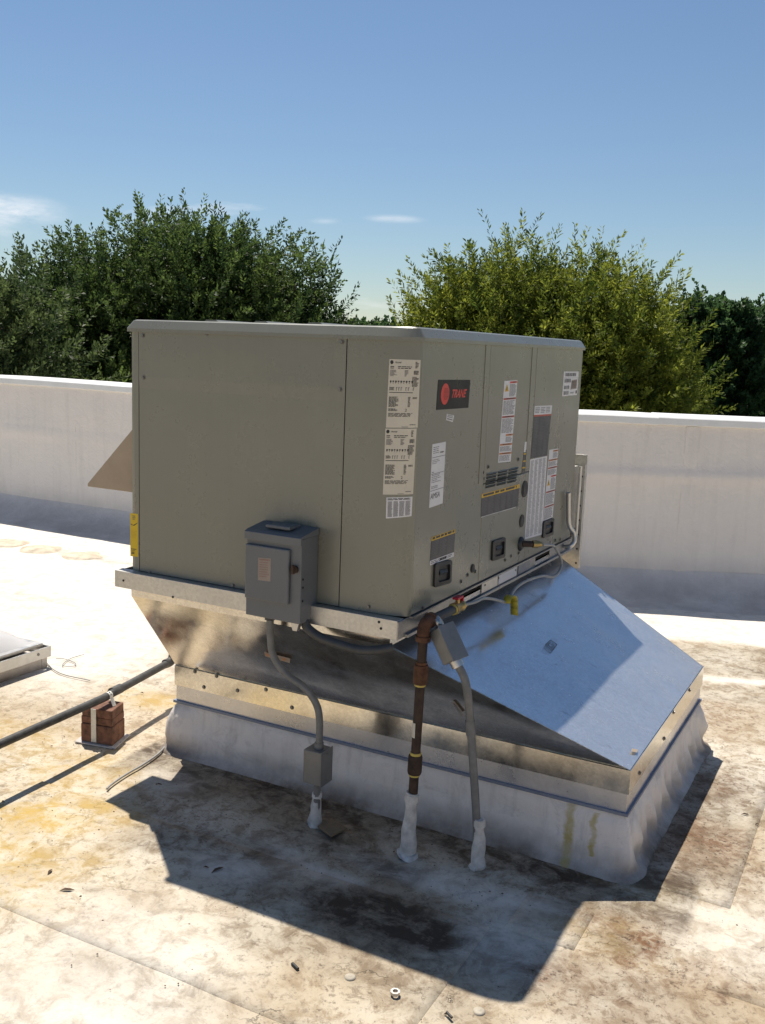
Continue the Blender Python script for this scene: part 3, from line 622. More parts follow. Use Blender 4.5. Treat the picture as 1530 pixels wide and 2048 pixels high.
sticker(FL((893.5, 827.6), (908, 831), (905, 844), (892, 840)), 'label_white', lambda I: I.lines(.1, .1, .9, .6, 2, 'ink_soft', 2, .5, .1).lines(.1, .66, .9, .95, 1, 'ink', 4, .5, .1))
def ship(I):
    for v in (.21, .47, .735): I.rect(.02, v, .98, v+.007, 'ink')
    I.lines(.08, .05, .6, .17, 4, 'ink_soft', 5, .35, .4); I.lines(.6, .14, .9, .18, 1, 'ink_soft', 9, .6); I.lines(.06, .25, .6, .33, 3, 'ink_soft', 7, .35, .5); I.lines(.06, .44, .2, .465, 1, 'ink_soft', 8, .6)
    I.lines(.06, .49, .75, .63, 5, 'ink_soft', 11, .35, .4); I.lines(.06, .67, .55, .72, 2, 'ink_soft', 13, .4, .3); I.text('AMSA', .05, .78, .74, .87, 'ink', .02)
sticker(FL((864.6, 888.7), (891.4, 883.3), (885, 1006.5), (858, 1016)), 'label_white', ship)
def warn(bars, tri, top):
    def d(I):
        for i, (v, c) in enumerate(bars):
            e = bars[i+1][0] if i+1 < len(bars) else 1.; u0 = .42 if (i in top) else .03
            I.rect(u0, v, .98, v+.022, c); I.rect(u0+.2, v+.006, .85, v+.015, 'ink', .0016); I.lines(u0+.02, v+.035, .95, e-.012, max(2, int((e-v)/.018)), 'ink_soft', 20+i, .5, .25)
        for v in tri:
            I.poly([(.06, v+.09), (.38, v+.09), (.22, v)], 'print_yellow'); I.rect(.195, v+.035, .245, v+.075, 'ink', .0016)
    return d
sticker(FL((1008.7, 762), (1034.6, 760), (1021, 923), (996, 925.5)), 'label_white', warn([(.012, 'print_red'), (.21, 'print_red_dull'), (.43, 'print_red_dull'), (.655, 'print_orange'), (.77, 'print_orange'), (.88, 'print_orange')], (.04,), (0, 3)))
def wiring(I):
    I.rect(0, 0, 1, .17, 'label_white', .0009); I.rect(0, .17, 1, .205, 'print_red_dull', .0009)
    for c in range(3): I.lines(.05+c*.31, .03, .31+c*.31, .15, 4, 'ink_soft', 3+c, .5, .3)
    for c in range(3):
        I.lines(.05+c*.32, .23, .32+c*.32, .97, 26, 'ink_line', 8+c, .5, .3)
    for u in (.345, .665): I.rect(u-.006, .22, u+.006, .98, 'ink_line')
sticker(FL((1069, 812), (1104, 810.5), (1094, 911), (1061.5, 917)), 'label_dark', wiring)
def doc(I):
    for c in range(4): I.lines(.05+c*.235, .02, .24+c*.235, .98, 64, 'ink_soft', 30+c, .42, .35)
sticker(FL((1060, 919), (1094, 912), (1083.5, 1069), (1049, 1079)), 'label_white', doc)
sticker(FL((1098.6, 899.7), (1116.5, 896.8), (1105, 1034.5), (1086, 1042)), 'label_white', warn([(.015, 'print_orange'), (.14, 'print_orange'), (.25, 'print_red_dull'), (.375, 'print_red'), (.59, 'print_red_dull'), (.80, 'print_red_dull')], (.42,), (0, 3)))
def picto(I):
    I.rect(0, 0, 1, .33, 'label_white', .0009)
    I.poly([(.40, .04), (.60, .03), (.66, .14), (.50, .22), (.80, .31), (.25, .31), (.42, .20), (.52, .13)], 'ink')
    for v in (.36, .59, .80): I.rect(0, v, 1, v+.045, 'print_yellow'); I.lines(.08, v+.07, .92, v+.19, 5, 'ink_line', int(v*50), .5, .2)
sticker(FL((1049, 884), (1061.5, 882), (1056, 944.6), (1043, 947)), 'label_dark', picto)
def ship2(I):
    I.lines(.10, .06, .82, .22, 1, 'ink_soft', 4, .85, .05); I.rect(.03, .26, .97, .268, 'ink_soft')
    r = random.Random(3)
    for v0, v1, a, b in ((.30, .45, .08, .5), (.58, .72, .08, .42), (.80, .95, .08, .40)):
        u = a
        while u < b: w = r.uniform(.008, .03); I.rect(u, v0, u+w, v1, 'ink_soft'); u += w+r.uniform(.008, .025)
    I.poly([(.55, .36), (.93, .33), (.92, .72), (.52, .75)], 'label_pale'); I.lines(.58, .40, .9, .7, 5, 'ink_soft', 8, .4, .2); I.rect(.88, .8, .96, .93, 'ink'); I.lines(.5, .86, .8, .93, 2, 'ink_soft', 9)
sticker(FL((1127.8, 743), (1157.4, 743), (1153.6, 790), (1124, 792.5)), 'label_white', ship2)
def caution(I):
    I.rect(0, 0, 1, .17, 'print_yellow', .0009); I.lines(.04, .03, .96, .14, 1, 'ink', 2, .8, .05)
    for c in range(6): I.lines(.02+c*.163, .2, .155+c*.163, .92, 12, 'ink_line', 11+c, .5, .3)
    I.rect(.0, .965, .95, .99, 'label_white', .0013)
sticker(FL((962.7, 988.4), (1039, 968), (1035, 1014), (961, 1035.6)), 'label_dark', caution)
def caution2(I):
    I.rect(0, .0, 1, .14, 'print_yellow', .0009); I.lines(.04, .02, .96, .12, 1, 'ink', 4, .8, .05)
    for c in range(3): I.lines(.03+c*.33, .18, .32+c*.33, .8, 11, 'ink_line', 14+c, .5, .3)
    I.rect(0, .84, 1, 1, 'label_white', .0009); I.lines(.03, .87, .97, .98, 2, 'ink_soft', 19, .55, .05); I.lines(.40, .87, .68, .97, 1, 'ink', 3, .9, 0)
sticker(FL((862.6, 1074.5), (910.5, 1058), (907, 1113), (859, 1131)), 'label_dark', caution2)
def yellow(I):
    I.lines(.3, .05, .7, .16, 3, 'ink_soft', 7, .5, .4); I.poly([(.08, .24), (.4, .27), (.95, .20), (.95, .215), (.5, .285), (.08, .26)], 'ink')
    I.lines(.15, .40, .85, .58, 5, 'print_yellow', 4, .5, .4); I.rect(.08, .82, .78, .835, 'ink'); I.rect(.08, .855, .6, .865, 'ink'); I.lines(.15, .89, .55, .95, 2, 'ink', 6, .7, .1)
sticker(Flat(1, YF, [(260.5, 1026), (276, 1028), (276.5, 1114), (261, 1112)]), 'sticker_yellow', yellow)
# louvre slots: dark backs with a proud hood over each
LV = Flat(0, XR, [(971.7, 948), (1036, 934), (1031.5, 965), (969, 979)])
for r_ in range(5):
    for c in range(3):
        u0, u1 = .02+c*.34, .02+c*.34+.29; v0, v1 = r_*.2+.02, r_*.2+.14
        a = MB(); a.add([LV(u0, v1, .0006), LV(u1, v1, .0006), LV(u1, v0, .0006), LV(u0, v0, .0006)], [(0, 1, 2, 3)])
        hd = MB(); A = [LV(u0, v0+.012, .006), LV(u1, v0+.012, .006), LV(u1, v0-.04, .0), LV(u0, v0-.04, .0), LV(u0, v0+.004, .0), LV(u1, v0+.004, 0)]
        hd.add(A, [(0, 1, 2, 3), (0, 3, 4), (1, 5, 2)])
        lo = hd.build('louvre', 'cabinet_paint', unit); a.build('slot', 'dark_gap', lo)
# lift handles: a dark frame round a recess
def handle(quad):
    F = Flat(0, XR, quad); m = MB(); o = [(0, 0), (1, 0), (1, 1), (0, 1)]; i_ = [(.2, .16), (.86, .16), (.86, .80), (.2, .80)]
    c = [(.08, 0), (.92, 0), (1, .07), (1, .93), (.92, 1), (.08, 1), (0, .93), (0, .07)]; ci = [(.24, .15), (.80, .15), (.86, .2), (.86, .76), (.8, .82), (.24, .82), (.18, .76), (.18, .2)]
    for k in range(8):
        j = (k+1) % 8; P = lambda q, h: F(q[0], q[1], h)
        m.add([P(c[k], 0), P(c[j], 0), P(c[j], .008), P(c[k], .008), P(ci[k], .010), P(ci[j], .010), P(ci[k], .001), P(ci[j], .001)], [(0, 1, 2, 3)[::-1], (3, 2, 5, 4)[::-1], (4, 5, 7, 6)[::-1]])
    m.add([F(u, v, .0011) for u, v in ci], [tuple(range(8))[::-1]]); h = m.build('lift_handle', 'black_plastic', unit)
    g_ = MB(); g_.add([F(u, v, hh) for u, v, hh in ((.3, .34, .004), (.74, .34, .004), (.74, .46, .009), (.3, .46, .009), (.3, .56, .004), (.74, .56, .004))], [(0, 3, 2, 1), (3, 4, 5, 2)]); g_.build('grip', 'black_plastic', h)
handle([(867, 1126.7), (900.6, 1119), (899, 1165), (865, 1175)]); handle([(982.6, 1082), (1008, 1074), (1007, 1114), (981, 1122)]); handle([(1084.4, 1043.5), (1105.5, 1035.5), (1103.5, 1069), (1082.7, 1076.5)])
for px, py, r_ in ((944.6, 1136.6, .0165), (1043, 1041.7, .026), (1049, 978, .034)):
    q = on(px, py, 0, XR); pl = MB(); pl.disc((XR+.0001, q[1], q[2]), (1, 0, 0), r_, .003, 20); pl.disc((XR+.003, q[1], q[2]), (1, 0, 0), r_*.72, .0015, 20); pl.build('knockout_plug', 'black_plastic', unit)
GI = on(1040.4, 1087.4, 0, XR); MB().tube([(XR, GI[1], GI[2]), (XR+.004, GI[1], GI[2]), (XR+.012, GI[1], GI[2])], [.030, .030, .020], 20).build('gas_grommet', 'black_plastic', unit)
# fresh-air hood on the far-left side
hd = MB(); y0, y1 = .145, .40; tip = on(175, 973, 1, y0); top = XL-(XL-tip[0]); zt_ = tip[2]+(XL-tip[0])*1.03
hd.prism([(XL, y0, tip[2]), (tip[0], y0, tip[2]), (tip[0], y0, tip[2]+.012), (XL, y0, zt_)], (0, y1-y0, 0)); hd.build('intake_hood', 'tan_metal', unit, .002)
# rear exhaust frame: flange with bolt holes beyond the far edge
rp_ = MB(); q0 = on(1166, 912, 1, 1.86); q1 = on(1160, 1131, 1, 1.86)
rp_.box(-.85, .0, YB+.006, 1.858, .84, 1.14); rf = None
fr = MB(); fr.box(-.90, .028, 1.858, 1.862, .642, 1.187); fr.box(.024, .028, 1.862, 1.885, .642, 1.187); fr.box(-.3, .034, 1.853, 1.858, 1.147, 1.192)
rp_.build('exhaust_frame', 'galvanised_rail', unit, .002); ef = fr.build('flange', 'galvanised_rail', unit, .001)
for k in range(8): MB().disc((.014, 1.8578, .667+k*.07), (0, -1, 0), .005, .0012, 8).build('bolt_hole', 'dark_gap', ef)
# ------------------------------------------------------------------ curb adapter
NX0, NX1, NY0, NY1 = -1.135, -.045, .035, 1.77; ZN = .707; ZL, ZF = .358, .2764; ZC = .206
ad = thing('curb_adapter', 'galvanised sheet metal curb adapter flaring out below the air conditioner', 'adapter', ((CX0+CX1)/2, (CY0+CY1)/2, ZF))
T = [(NX0, NY0, ZN), (NX1, NY0, ZN), (NX1, NY1, ZN), (NX0, NY1, ZN)]; Bq = [(CX0, CY0, ZL), (CX1, CY0, ZL), (CX1, CY1, ZL), (CX0, CY1, ZL)]
def sheetquad(a, b, c, d, th, warp, seed, nu=26, nv=12):    # thin sheet with the waviness of folded tin
    a, b, c, d = map(lambda q: np.array(q, float), (a, b, c, d)); n = np.cross(b-a, d-a); n /= np.linalg.norm(n); m = MB()
    def f(u, v, k):
        w = (fbm(u*3+seed, v*2+seed)-.5)*warp*math.sin(math.pi*u)**.5*math.sin(math.pi*v)**.5 if 0 < u < 1 and 0 < v < 1 else 0
        return (a*(1-u)+b*u)*(1-v)+(d*(1-u)+c*u)*v+n*(w-k)
    m.grid(lambda u, v: f(u, v, 0), nu, nv); m.grid(lambda u, v: f(1-u, v, th), nu, nv); return m
sheetquad(Bq[0], Bq[1], T[1], T[0], .0015, .030, 3).build('front_panel', 'galvanised', ad)
sl = sheetquad(Bq[1], Bq[2], T[2], T[1], .0015, .030, 5).build('slope_panel', 'galvanised_slope', ad)
sheetquad(Bq[2], Bq[3], T[3], T[2], .0015, .01, 8).build('back_panel', 'galvanised', ad)
sheetquad(Bq[3], Bq[0], T[0], T[3], .0015, .01, 9).build('side_panel', 'galvanised', ad)
nk = MB()
for a, b in zip(T, T[1:]+T[:1]): nk.add([a, b, (b[0], b[1], ZR-.0005), (a[0], a[1], ZR-.0005)], [(0, 1, 2, 3)])
nk.build('neck', 'galvanised', ad)
def flange(i, z0, z1, o, name, mat, parent, th=.002):
    P = [(CX0-o, CY0-o), (CX1+o, CY0-o), (CX1+o, CY1+o), (CX0-o, CY1+o)]; I_ = [(CX0-o+th, CY0-o+th), (CX1+o-th, CY0-o+th), (CX1+o-th, CY1+o-th), (CX0-o+th, CY1+o-th)]
    a, b, c, d = P[i], P[(i+1) % 4], I_[(i+1) % 4], I_[i]
    return MB().hexa([(*q, z0) for q in (a, b, c, d)], [(*q, z1) for q in (a, b, c, d)]).build(name, mat, parent)
for i in range(4): flange(i, ZF, ZL-.0004, .0035, 'rim_flange', 'galvanised', ad)
for px, py in ((390, 1343), (433, 1352), (475, 1381), (532, 1379), (584, 1415), (622, 1397), (408, 1374), (908, 1460)):
    q = on(px, py, 1, CY0-.0035)
    if ZF+.006 < q[2] < ZL-.004: screw((q[0], CY0-.0035, q[2]), (0, -1, 0), ad)
for px, py in ((1379, 1380), (1347, 1424), (1328, 1477), (1308, 1477), (1279, 1546)):
    q = on(px, py, 0, CX1+.0035)
    if ZF+.006 < q[2] < ZL-.004: screw((CX1+.0035, q[1], q[2]), (1, 0, 0), ad)
class Slope:
    def __init__(s, quad, A, B, C, k=1):
        A, B, C = (np.array(q, float) for q in (A, B, C)); s.n = np.cross(B-A, C-A); s.n /= np.linalg.norm(s.n); s.k = k; s.q = []
        for px, py in quad:
            d = ray(px, py); s.q.append(CAM+d*((A-CAM)@s.n)/(d@s.n))
    def __call__(s, u, v, h): a, b, c, d = s.q; return (a*(1-u)+b*u)*(1-v)+(d*(1-u)+c*u)*v+s.n*(h+.006)
SL = lambda *q: Slope(q, Bq[1], Bq[2], T[1])
def stamp(I):
    for a, b, c, d in ((0, 0, 1, .09), (0, .91, 1, 1), (0, 0, .09, 1), (.91, 0, 1, 1)): I.rect(a, b, c, d, 'ink')
    for a, b, c, d in ((.2, .2, .8, .28), (.2, .72, .8, .8), (.2, .2, .28, .8), (.72, .5, .8, .8), (.5, .46, .8, .54)): I.rect(a, b, c, d, 'ink')
    for k in range(5): I.rect(-.45, .1+k*.17, -.12, .13+k*.17, 'ink_soft'); I.rect(1.12, .1+k*.17, 1.45, .13+k*.17, 'ink_soft')
I = Ink(SL((1088, 1293), (1099, 1282), (1113, 1292), (1102, 1305)), .001); stamp(I); I.mb.build('stamp_mark', I.mats, ad)
sticker(SL((1262, 1500), (1273, 1502), (1272, 1508), (1261, 1506)), 'tan_metal', None, 'paper_scrap', ad)
FP = lambda *q: Slope(q, Bq[0], Bq[1], T[0])
sticker(FP((530, 1301), (582, 1314), (581, 1323), (532, 1310)), 'label_pale', lambda I: I.ell(.77, .5, .04, .32, 'print_orange').lines(.05, .2, .5, .8, 2, 'print_orange', 3), 'sticker', ad)
sticker(FP((905, 1402), (911, 1400), (928, 1427), (922, 1429)), 'label_pale', lambda I: I.rect(.2, .06, .8, .94, 'galvanised'), 'sticker', ad)
# ------------------------------------------------------------------ roof curb wrapped in membrane
curb = thing('roof_curb', 'white membrane wrapped roof curb with dirty base under the sheet metal adapter', 'curb', ((CX0+CX1)/2, (CY0+CY1)/2, 0))
def curb_skin():
    m = MB(); loop = []; N = [150, 104, 150, 104]; P = [(CX0, CY0), (CX1, CY0), (CX1, CY1), (CX0, CY1)]; r = .03
    for s in range(4):
        a = np.array(P[s]); b = np.array(P[(s+1) % 4]); d = (b-a)/np.linalg.norm(b-a); n = np.array([d[1], -d[0]]); L_ = np.linalg.norm(b-a)
        for k in range(N[s]):
            u = k/N[s]; p = a+(b-a)*u; e = min(u, 1-u)*L_; nn_ = n.copy()
            if e < r:
                other = np.array([-n[1], n[0]])*(1 if u > .5 else -1); w = 1-e/r; nn_ = n+other*w*.999; nn_ /= np.linalg.norm(nn_); p = p-nn_*.004*w
            loop.append((p, nn_, s, u, e))
    prof = [(ZC+.035, -.014), (ZC, -.010), (.18, .004), (.15, .010), (.12, .014), (.09, .018), (.065, .022), (.045, .025), (.028, .029), (.015, .035), (.006, .044), (.0015, .056), (-.012, .066)]
    vs = []
    for (p, n, s, u, e) in loop:
        x = u*7+s*13
        corner = math.exp(-(e/.10)**2)
        for j, (z, d) in enumerate(prof):
            b = 0
            if 0 < z < ZC-.001:
                b = (fbm(x*1.1, z*7+s, 3)-.5)*.036*math.sin(math.pi*min(1, z/ZC))+(vn(x*9+z*30, z*18)-.5)*.006+(vn(x*22-z*40, z*40)-.5)*.003
                b += corner*.016*math.sin(math.pi*min(1, z/ZC))
                if s == 1: b += .010*math.sin(u*75+z*25)*math.exp(-((z-.07)/.05)**2)+.006*math.sin(u*41+1+z*40)*math.exp(-((z-.06)/.05)**2)
            dd = d*(1+.15*corner)+b; q = p+n*dd; vs.append((q[0], q[1], max(z, -.02)+(relief(q[0], q[1])+.006 if z < .03 else .003)))
    k = len(prof); n_ = len(loop); m.add(vs, [(i*k+j, i*k+j+1, ((i+1) % n_)*k+j+1, ((i+1) % n_)*k+j) for i in range(n_) for j in range(k-1)], 0, True); return m
curb_skin().build('membrane_wrap', 'curb_membrane', curb)
for i in range(4):
    flange(i, ZC+.006, ZF-.0005, -.002, 'counter_flashing', 'flashing_metal', curb); flange(i, ZC-.004, ZC+.006, .007, 'drip_edge', 'drip_shade_blue', curb, .010)
# ------------------------------------------------------------------ disconnect switch
DX0, DX1, DY, DZ0, DZ1 = -.541, -.325, -.066, .755, 1.058
ds = thing('disconnect_switch', 'grey electrical disconnect box with hood, bolted to the plain end of the air conditioner', 'switch box', ((DX0+DX1)/2, (DY+YF)/2, DZ0))
MB().box(DX0, DX1, DY, YF-.0035, DZ0, DZ1-.02).build('body', 'disconnect_paint', ds, .003)
m = MB(); m.prism([(DX0-.003, DY-.010, DZ1-.042), (DX0-.003, DY-.010, DZ1-.016), (DX0-.003, DY+.006, DZ1-.010), (DX0-.003, YF-.004, DZ1+.004), (DX0-.003, YF-.004, DZ1-.0195), (DX0-.003, DY-.0005, DZ1-.0195), (DX0-.003, DY-.0005, DZ1-.042)], (DX1-DX0+.006, 0, 0)); m.build('hood', 'disconnect_paint', ds, .0015)
MB().box(DX0+.06, DX1-.06, DY+.02, YF-.02, DZ1-.002, DZ1+.010).build('hub_plate', 'disconnect_paint', ds, .003)
dr = MB().box(DX0+.004, DX1-.040, DY-.014, DY-.0005, DZ0+.062, DZ1-.058).build('door', 'disconnect_paint', ds, .004)
lb = Flat(1, DY-.014, [(517, 1115), (542, 1117), (541, 1163), (516, 1160)])
lbo = sticker(lb, 'label_pale', None, 'warning_label', ds); I = Ink(lb); I.rect(.08, .05, .92, .11, 'print_faded').lines(.1, .18, .9, .9, 7, 'print_faded', 5, .35, .3); I.mb.build('print', I.mats, lbo)['kind'] = 'stuff'
lv = on(597, 1138, 0, DX1); m = MB(); m.disc((DX1-.022, DY-.0005, .937), (0, -1, 0), .013, .010, 14); m.box(DX1-.026, DX1-.018, DY-.020, DY-.010, .924, .954); m.build('handle', 'rusty_steel', ds, .001)
MB().box(DX1-.045, DX1-.0405, DY-.009, DY-.0005, .842, .972).build('latch_bar', 'rusty_steel', ds)
for z in (.904, .877, .832): MB().disc((DX1, DY+.012, z), (1, 0, 0), .004, .002, 8).build('bolt', 'dark_gap', ds)
MB().prism([(DX1-.045, DY+.01, DZ0), (DX1-.01, DY+.01, DZ0), (DX1-.018, DY+.01, DZ0-.028), (DX1-.034, DY+.01, DZ0-.028)], (0, .02, 0)).build('mounting_lug', 'aluminium', ds, .001)
# ------------------------------------------------------------------ conduits, boxes and pipes in front of the curb
def boot(x, y, z1, rp, rb, lean, label):
    b = thing('pipe_boot', label, 'pipe boot', (x, y, 0), 'white pipe boots in front of the curb'); m = MB(); rs = []; path = []
    for k, (f, rr) in enumerate(((0, rb*1.25), (.02, rb*1.12), (.05, rb*.95), (.12, rb*1.0), (.2, rb*.90), (.4, (rb+rp)*.52), (.6, (rb*.35+rp*.75)), (.78, rp*1.12), (.9, rp*1.13), (1.0, rp*1.02))):
        path.append((x+lean[0]*f+.002*math.sin(k*2.1+x*9), y+lean[1]*f, z1*f+(.003 if k == 0 else 0))); rs.append(rr*(1+.05*math.sin(k*1.7+x*20)))
    n = 20; m.tube(path, rs, n)
    m.v = [(a+(vn(a*70, c*55)-.5)*.010, b_+(vn(b_*70, c*55+9)-.5)*.010, c) for a, b_, c in m.v]; m.build('sleeve', 'boot_white', b)
    MB().tube([(x+lean[0]*.86, y+lean[1]*.86, z1*.86), (x+lean[0]*.97, y+lean[1]*.97, z1*.97)], [rp*1.24, rp*1.2], 18).build('clamp_band', 'boot_white', b); return b
b1 = gp(629, 1650); b2 = gp(815, 1712); b3 = gp(956, 1736)
# conduit from the disconnect box down to the small junction box
PY = lambda px, py, y: on(px, py, 1, y)
yb = b1[1]
cpts = [PY(540, 1236, -.012), PY(541, 1275, -.006), PY(547, 1312, .002), PY(572, 1347, .014), PY(610, 1376, .028), PY(632, 1407, .040), PY(639, 1440, .048), PY(638, 1497, .052)]
c1 = thing('electrical_conduit', 'grey conduit bending from the disconnect box down to a small junction box', 'conduit', tuple(cpts[-1]), 'electrical conduits')
cpts[0][2] = DZ0+.004; MB().tube(smooth_path(cpts), .0125, 14).build('tube', 'conduit_grey', c1)
MB().tube([(cpts[0][0], cpts[0][1], DZ0-.020), (cpts[0][0], cpts[0][1], DZ0-.0005)], .018, 8).build('connector', 'conduit_dark', c1)
qe = cpts[-1]; MB().tube([(qe[0], qe[1], qe[2]), (qe[0], qe[1], qe[2]+.022)], .016, 14).build('coupling', 'conduit_grey', c1)
jz1 = qe[2]+.001; jz0 = PY(636, 1562, .052)[2]; jx = qe[0]
jb = thing('junction_box', 'small grey junction box on the conduit, above a white boot', 'junction box', (jx, .05, jz0))
MB().box(jx-.040, jx+.030, .016, .088, jz0, jz1).build('body', 'box_grey', jb, .003); MB().box(jx+.0302, jx+.0335, .013, .090, jz0-.003, jz1+.003).build('cover', 'box_grey', jb, .001)
for z in (jz0+.012, jz1-.012): MB().disc((jx+.0335, .052, z), (1, 0, 0), .004, .002, 8).build('screw', 'screw_metal', jb)
s1 = thing('conduit_stub', 'short conduit stub between junction box and its white boot', 'conduit', (b1[0], b1[1], .02))
MB().tube([(b1[0]+.006, b1[1], .02), (jx-.004, .054, jz0-.0005)], .0125, 14).build('tube', 'conduit_grey', s1)
boot(b1[0], b1[1], .125, .0145, .024, (.008, -.001), 'white pipe boot below the small junction box')
# gas riser
gx, gy = b2[0]+.004, b2[1]+.004; ztop = on(846, 1250, 1, gy)[2]
gr = thing('gas_riser', 'rusty brown gas pipe rising from a white boot, with elbow and red-handled valve', 'gas pipe', (gx, gy, .02))
top_x = on(848, 1248, 1, gy)[0]
MB().tube([(gx, gy, .02), (gx+(top_x-gx)*.97, gy, ztop-.02)], .0155, 16).build('riser_pipe', 'rusty_steel', gr)
def along(z): return gx+(top_x-gx)*(z-.02)/(ztop-.02)
for py in (1345, 1528):
    z = on(832, py, 1, gy)[2]; MB().tube([(along(z-.034), gy, z-.034), (along(z-.026), gy, z-.027), (along(z+.024), gy, z+.024), (along(z+.03), gy, z+.03)], [.0215, .0235, .0235, .0215], 16).build('coupling', 'rusty_elbow' if py < 1400 else 'rusty_steel', gr)
    for s_ in (-1, 1): zz = z+s_*.036; MB().tube([(along(zz-.005), gy, zz-.005), (along(zz+.004), gy, zz+.004)], .0185, 14).build('sealant_ring', 'yellow_sealant' if s_ < 0 or py > 1400 else 'rusty_elbow', gr)
z = on(829, 1458, 1, gy)[2]; MB().grid(lambda u, v: (along(z)+.0171*math.cos(-math.pi*.9+u*1.3), gy+.0171*math.sin(-math.pi*.9+u*1.3), z-.024+v*.05), 6, 1).build('paper_tag', 'label_cream', gr)
el = smooth_path([(along(ztop-.045), gy, ztop-.045), (along(ztop-.012), gy, ztop-.012), (top_x+.003, gy+.012, ztop+.006), (top_x+.004, gy+.045, ztop+.008)], 6)
MB().tube(el, [.0215]+[.0205]*(len(el)-2)+[.0215], 16).build('elbow', 'rusty_elbow', gr); MB().tube([(along(ztop-.052), gy, ztop-.052), (along(ztop-.036), gy, ztop-.036)], .0245, 16).build('elbow_collar', 'rusty_elbow', gr); MB().tube([(top_x+.004, gy+.034, ztop+.008), (top_x+.004, gy+.050, ztop+.008)], .0245, 16).build('elbow_collar', 'rusty_elbow', gr)
ex = top_x+.004; ez = ztop+.008; vy = on(915, 1212, 0, ex)[1]
MB().tube([(ex, gy+.045, ez), (ex, vy-.03, ez-.004)], .0155, 14).build('branch_pipe', 'black_pipe', gr)
m = MB(); yv = vy-.035
m.tube([(ex, yv, ez-.004), (ex, yv+.018, ez-.004), (ex, yv+.020, ez-.004), (ex, yv+.05, ez-.004), (ex, yv+.052, ez-.004), (ex, yv+.068, ez-.004)], [.0215, .0215, .0175, .0175, .0205, .0205], 8); m.tube([(ex, yv+.035, ez), (ex, yv+.035, ez+.028)], .008, 10); vb = m.build('valve', 'brass', gr)
MB().tube([(ex, yv-.010, ez-.004), (ex, yv-.0005, ez-.004)], .0185, 14).build('sealant_ring', 'yellow_sealant', gr)
MB().box(ex-.011, ex+.011, yv+.012, yv+.06, ez+.026, ez+.034).prism([(ex-.011, yv+.058, ez+.026), (ex+.011, yv+.058, ez+.026), (ex+.009, yv+.062, ez+.002), (ex-.009, yv+.062, ez+.002)], (0, .004, .0)).build('valve_handle', 'red_plastic', vb, .003)
boot(b2[0], b2[1], .225, .0185, .030, (.006, .003), 'tall white pipe boot around the rusty gas riser')
# flexible gas line with yellow tape, from the valve to the gas inlet
fl = thing('flexible_gas_line', 'thin grey flexible gas line looping from the red-handled valve to the gas inlet', 'gas line', (ex, yv+.068, ez-.01))
LX = lambda px, py, x: on(px, py, 0, x)
fp = [np.array([ex, yv+.066, ez-.004]), LX(950, 1204, .098), LX(966, 1197, .098), LX(985, 1198, .10), LX(1008, 1204, .11), LX(1017, 1204, .115), LX(1022, 1190, .115), LX(1034, 1174, .11), LX(1055, 1161, .10), LX(1085, 1152, .09), LX(1105, 1154, .085), LX(1118, 1144, .08), LX(1123, 1128, .075), LX(1120, 1113, .072), LX(1112, 1098, .070), LX(1106, 1091, .068), np.array([XR+.078, GI[1]+.052, GI[2]-.003])]
MB().tube(smooth_path(fp, 7), .0058, 10).build('hose', 'wire_grey', fl)
e0 = np.array([XR+.006, GI[1], GI[2]]); dv = np.array([.050, .045, -.002])
st_ = thing('gas_inlet_pipe', 'short rusty pipe nipple and brass fitting sticking out of the gas inlet', 'gas pipe', tuple(e0)); MB().tube([e0, e0+dv*.75], .0125, 14).build('nipple', 'rusty_steel', st_); MB().tube([e0+dv*.72, e0+dv*1.0, e0+dv*1.3], [.0165, .0165, .011], 8).build('fitting', 'brass', st_)
tq = LX(1019, 1198, .118); tp = thing('tape_tag', 'yellow tape flag wrapped on the flexible gas line', 'tape', tuple(tq))
tm = MB(); pr = [(-.022, -.008), (-.014, .010), (.004, .014), (.020, .006), (.030, -.016), (.034, -.045), (.038, -.075)]
for i in range(len(pr)-1):
    (a, b), (c, d) = pr[i], pr[i+1]
    tm.add([(tq[0]-.014, tq[1]+a*1.6, tq[2]+b), (tq[0]+.016, tq[1]+a*1.6, tq[2]+b), (tq[0]+.016, tq[1]+c*1.6, tq[2]+d), (tq[0]-.014, tq[1]+c*1.6, tq[2]+d)], [(0, 1, 2, 3)], 0, True)
to = tm.build('ribbon', 'yellow_tape', tp); sm_ = to.modifiers.new('thick', 'SOLIDIFY'); sm_.thickness = .001
# second conduit with angled box, beside the riser
k0 = np.array([b3[0]-.004, b3[1], .02]); kt = on(913, 1326, 1, .085)
c3 = thing('electrical_conduit', 'grey flexible conduit bending from a white boot up to the tilted box on the slope', 'conduit', tuple(k0), 'electrical conduits')
kp = [k0, PY(953, 1640, b3[1]), PY(947, 1540, b3[1]+.003), PY(941, 1450, b3[1]+.006), PY(935, 1385, .092), PY(927, 1352, .088), kt]
MB().tube(smooth_path(kp), .0135, 14).build('tube', 'conduit_grey', c3)
q = PY(941, 1452, b3[1]+.006); MB().tube([q+np.array([.004, 0, -.03]), q+np.array([-.003, 0, .018])], .0165, 14).build('coupling', 'conduit_grey', c3)
dd = kt-kp[-2]; dd /= np.linalg.norm(dd); MB().tube([kt-dd*.012, kt+dd*.012], .021, 12).build('connector', 'aluminium', c3)
boot(b3[0], b3[1], .17, .016, .026, (-.004, 0), 'lumpy white pipe boot around the conduit beside the gas riser')
ab = thing('junction_box', 'tilted grey conduit box above the blue-reflecting sheet metal slope', 'junction box', tuple(kt))
ax_ = np.array([-.55, .12, .82]); ax_ /= np.linalg.norm(ax_); sx = np.array([.25, .95, .1]); sx -= ax_*(sx@ax_); sx /= np.linalg.norm(sx); sy = np.cross(ax_, sx)
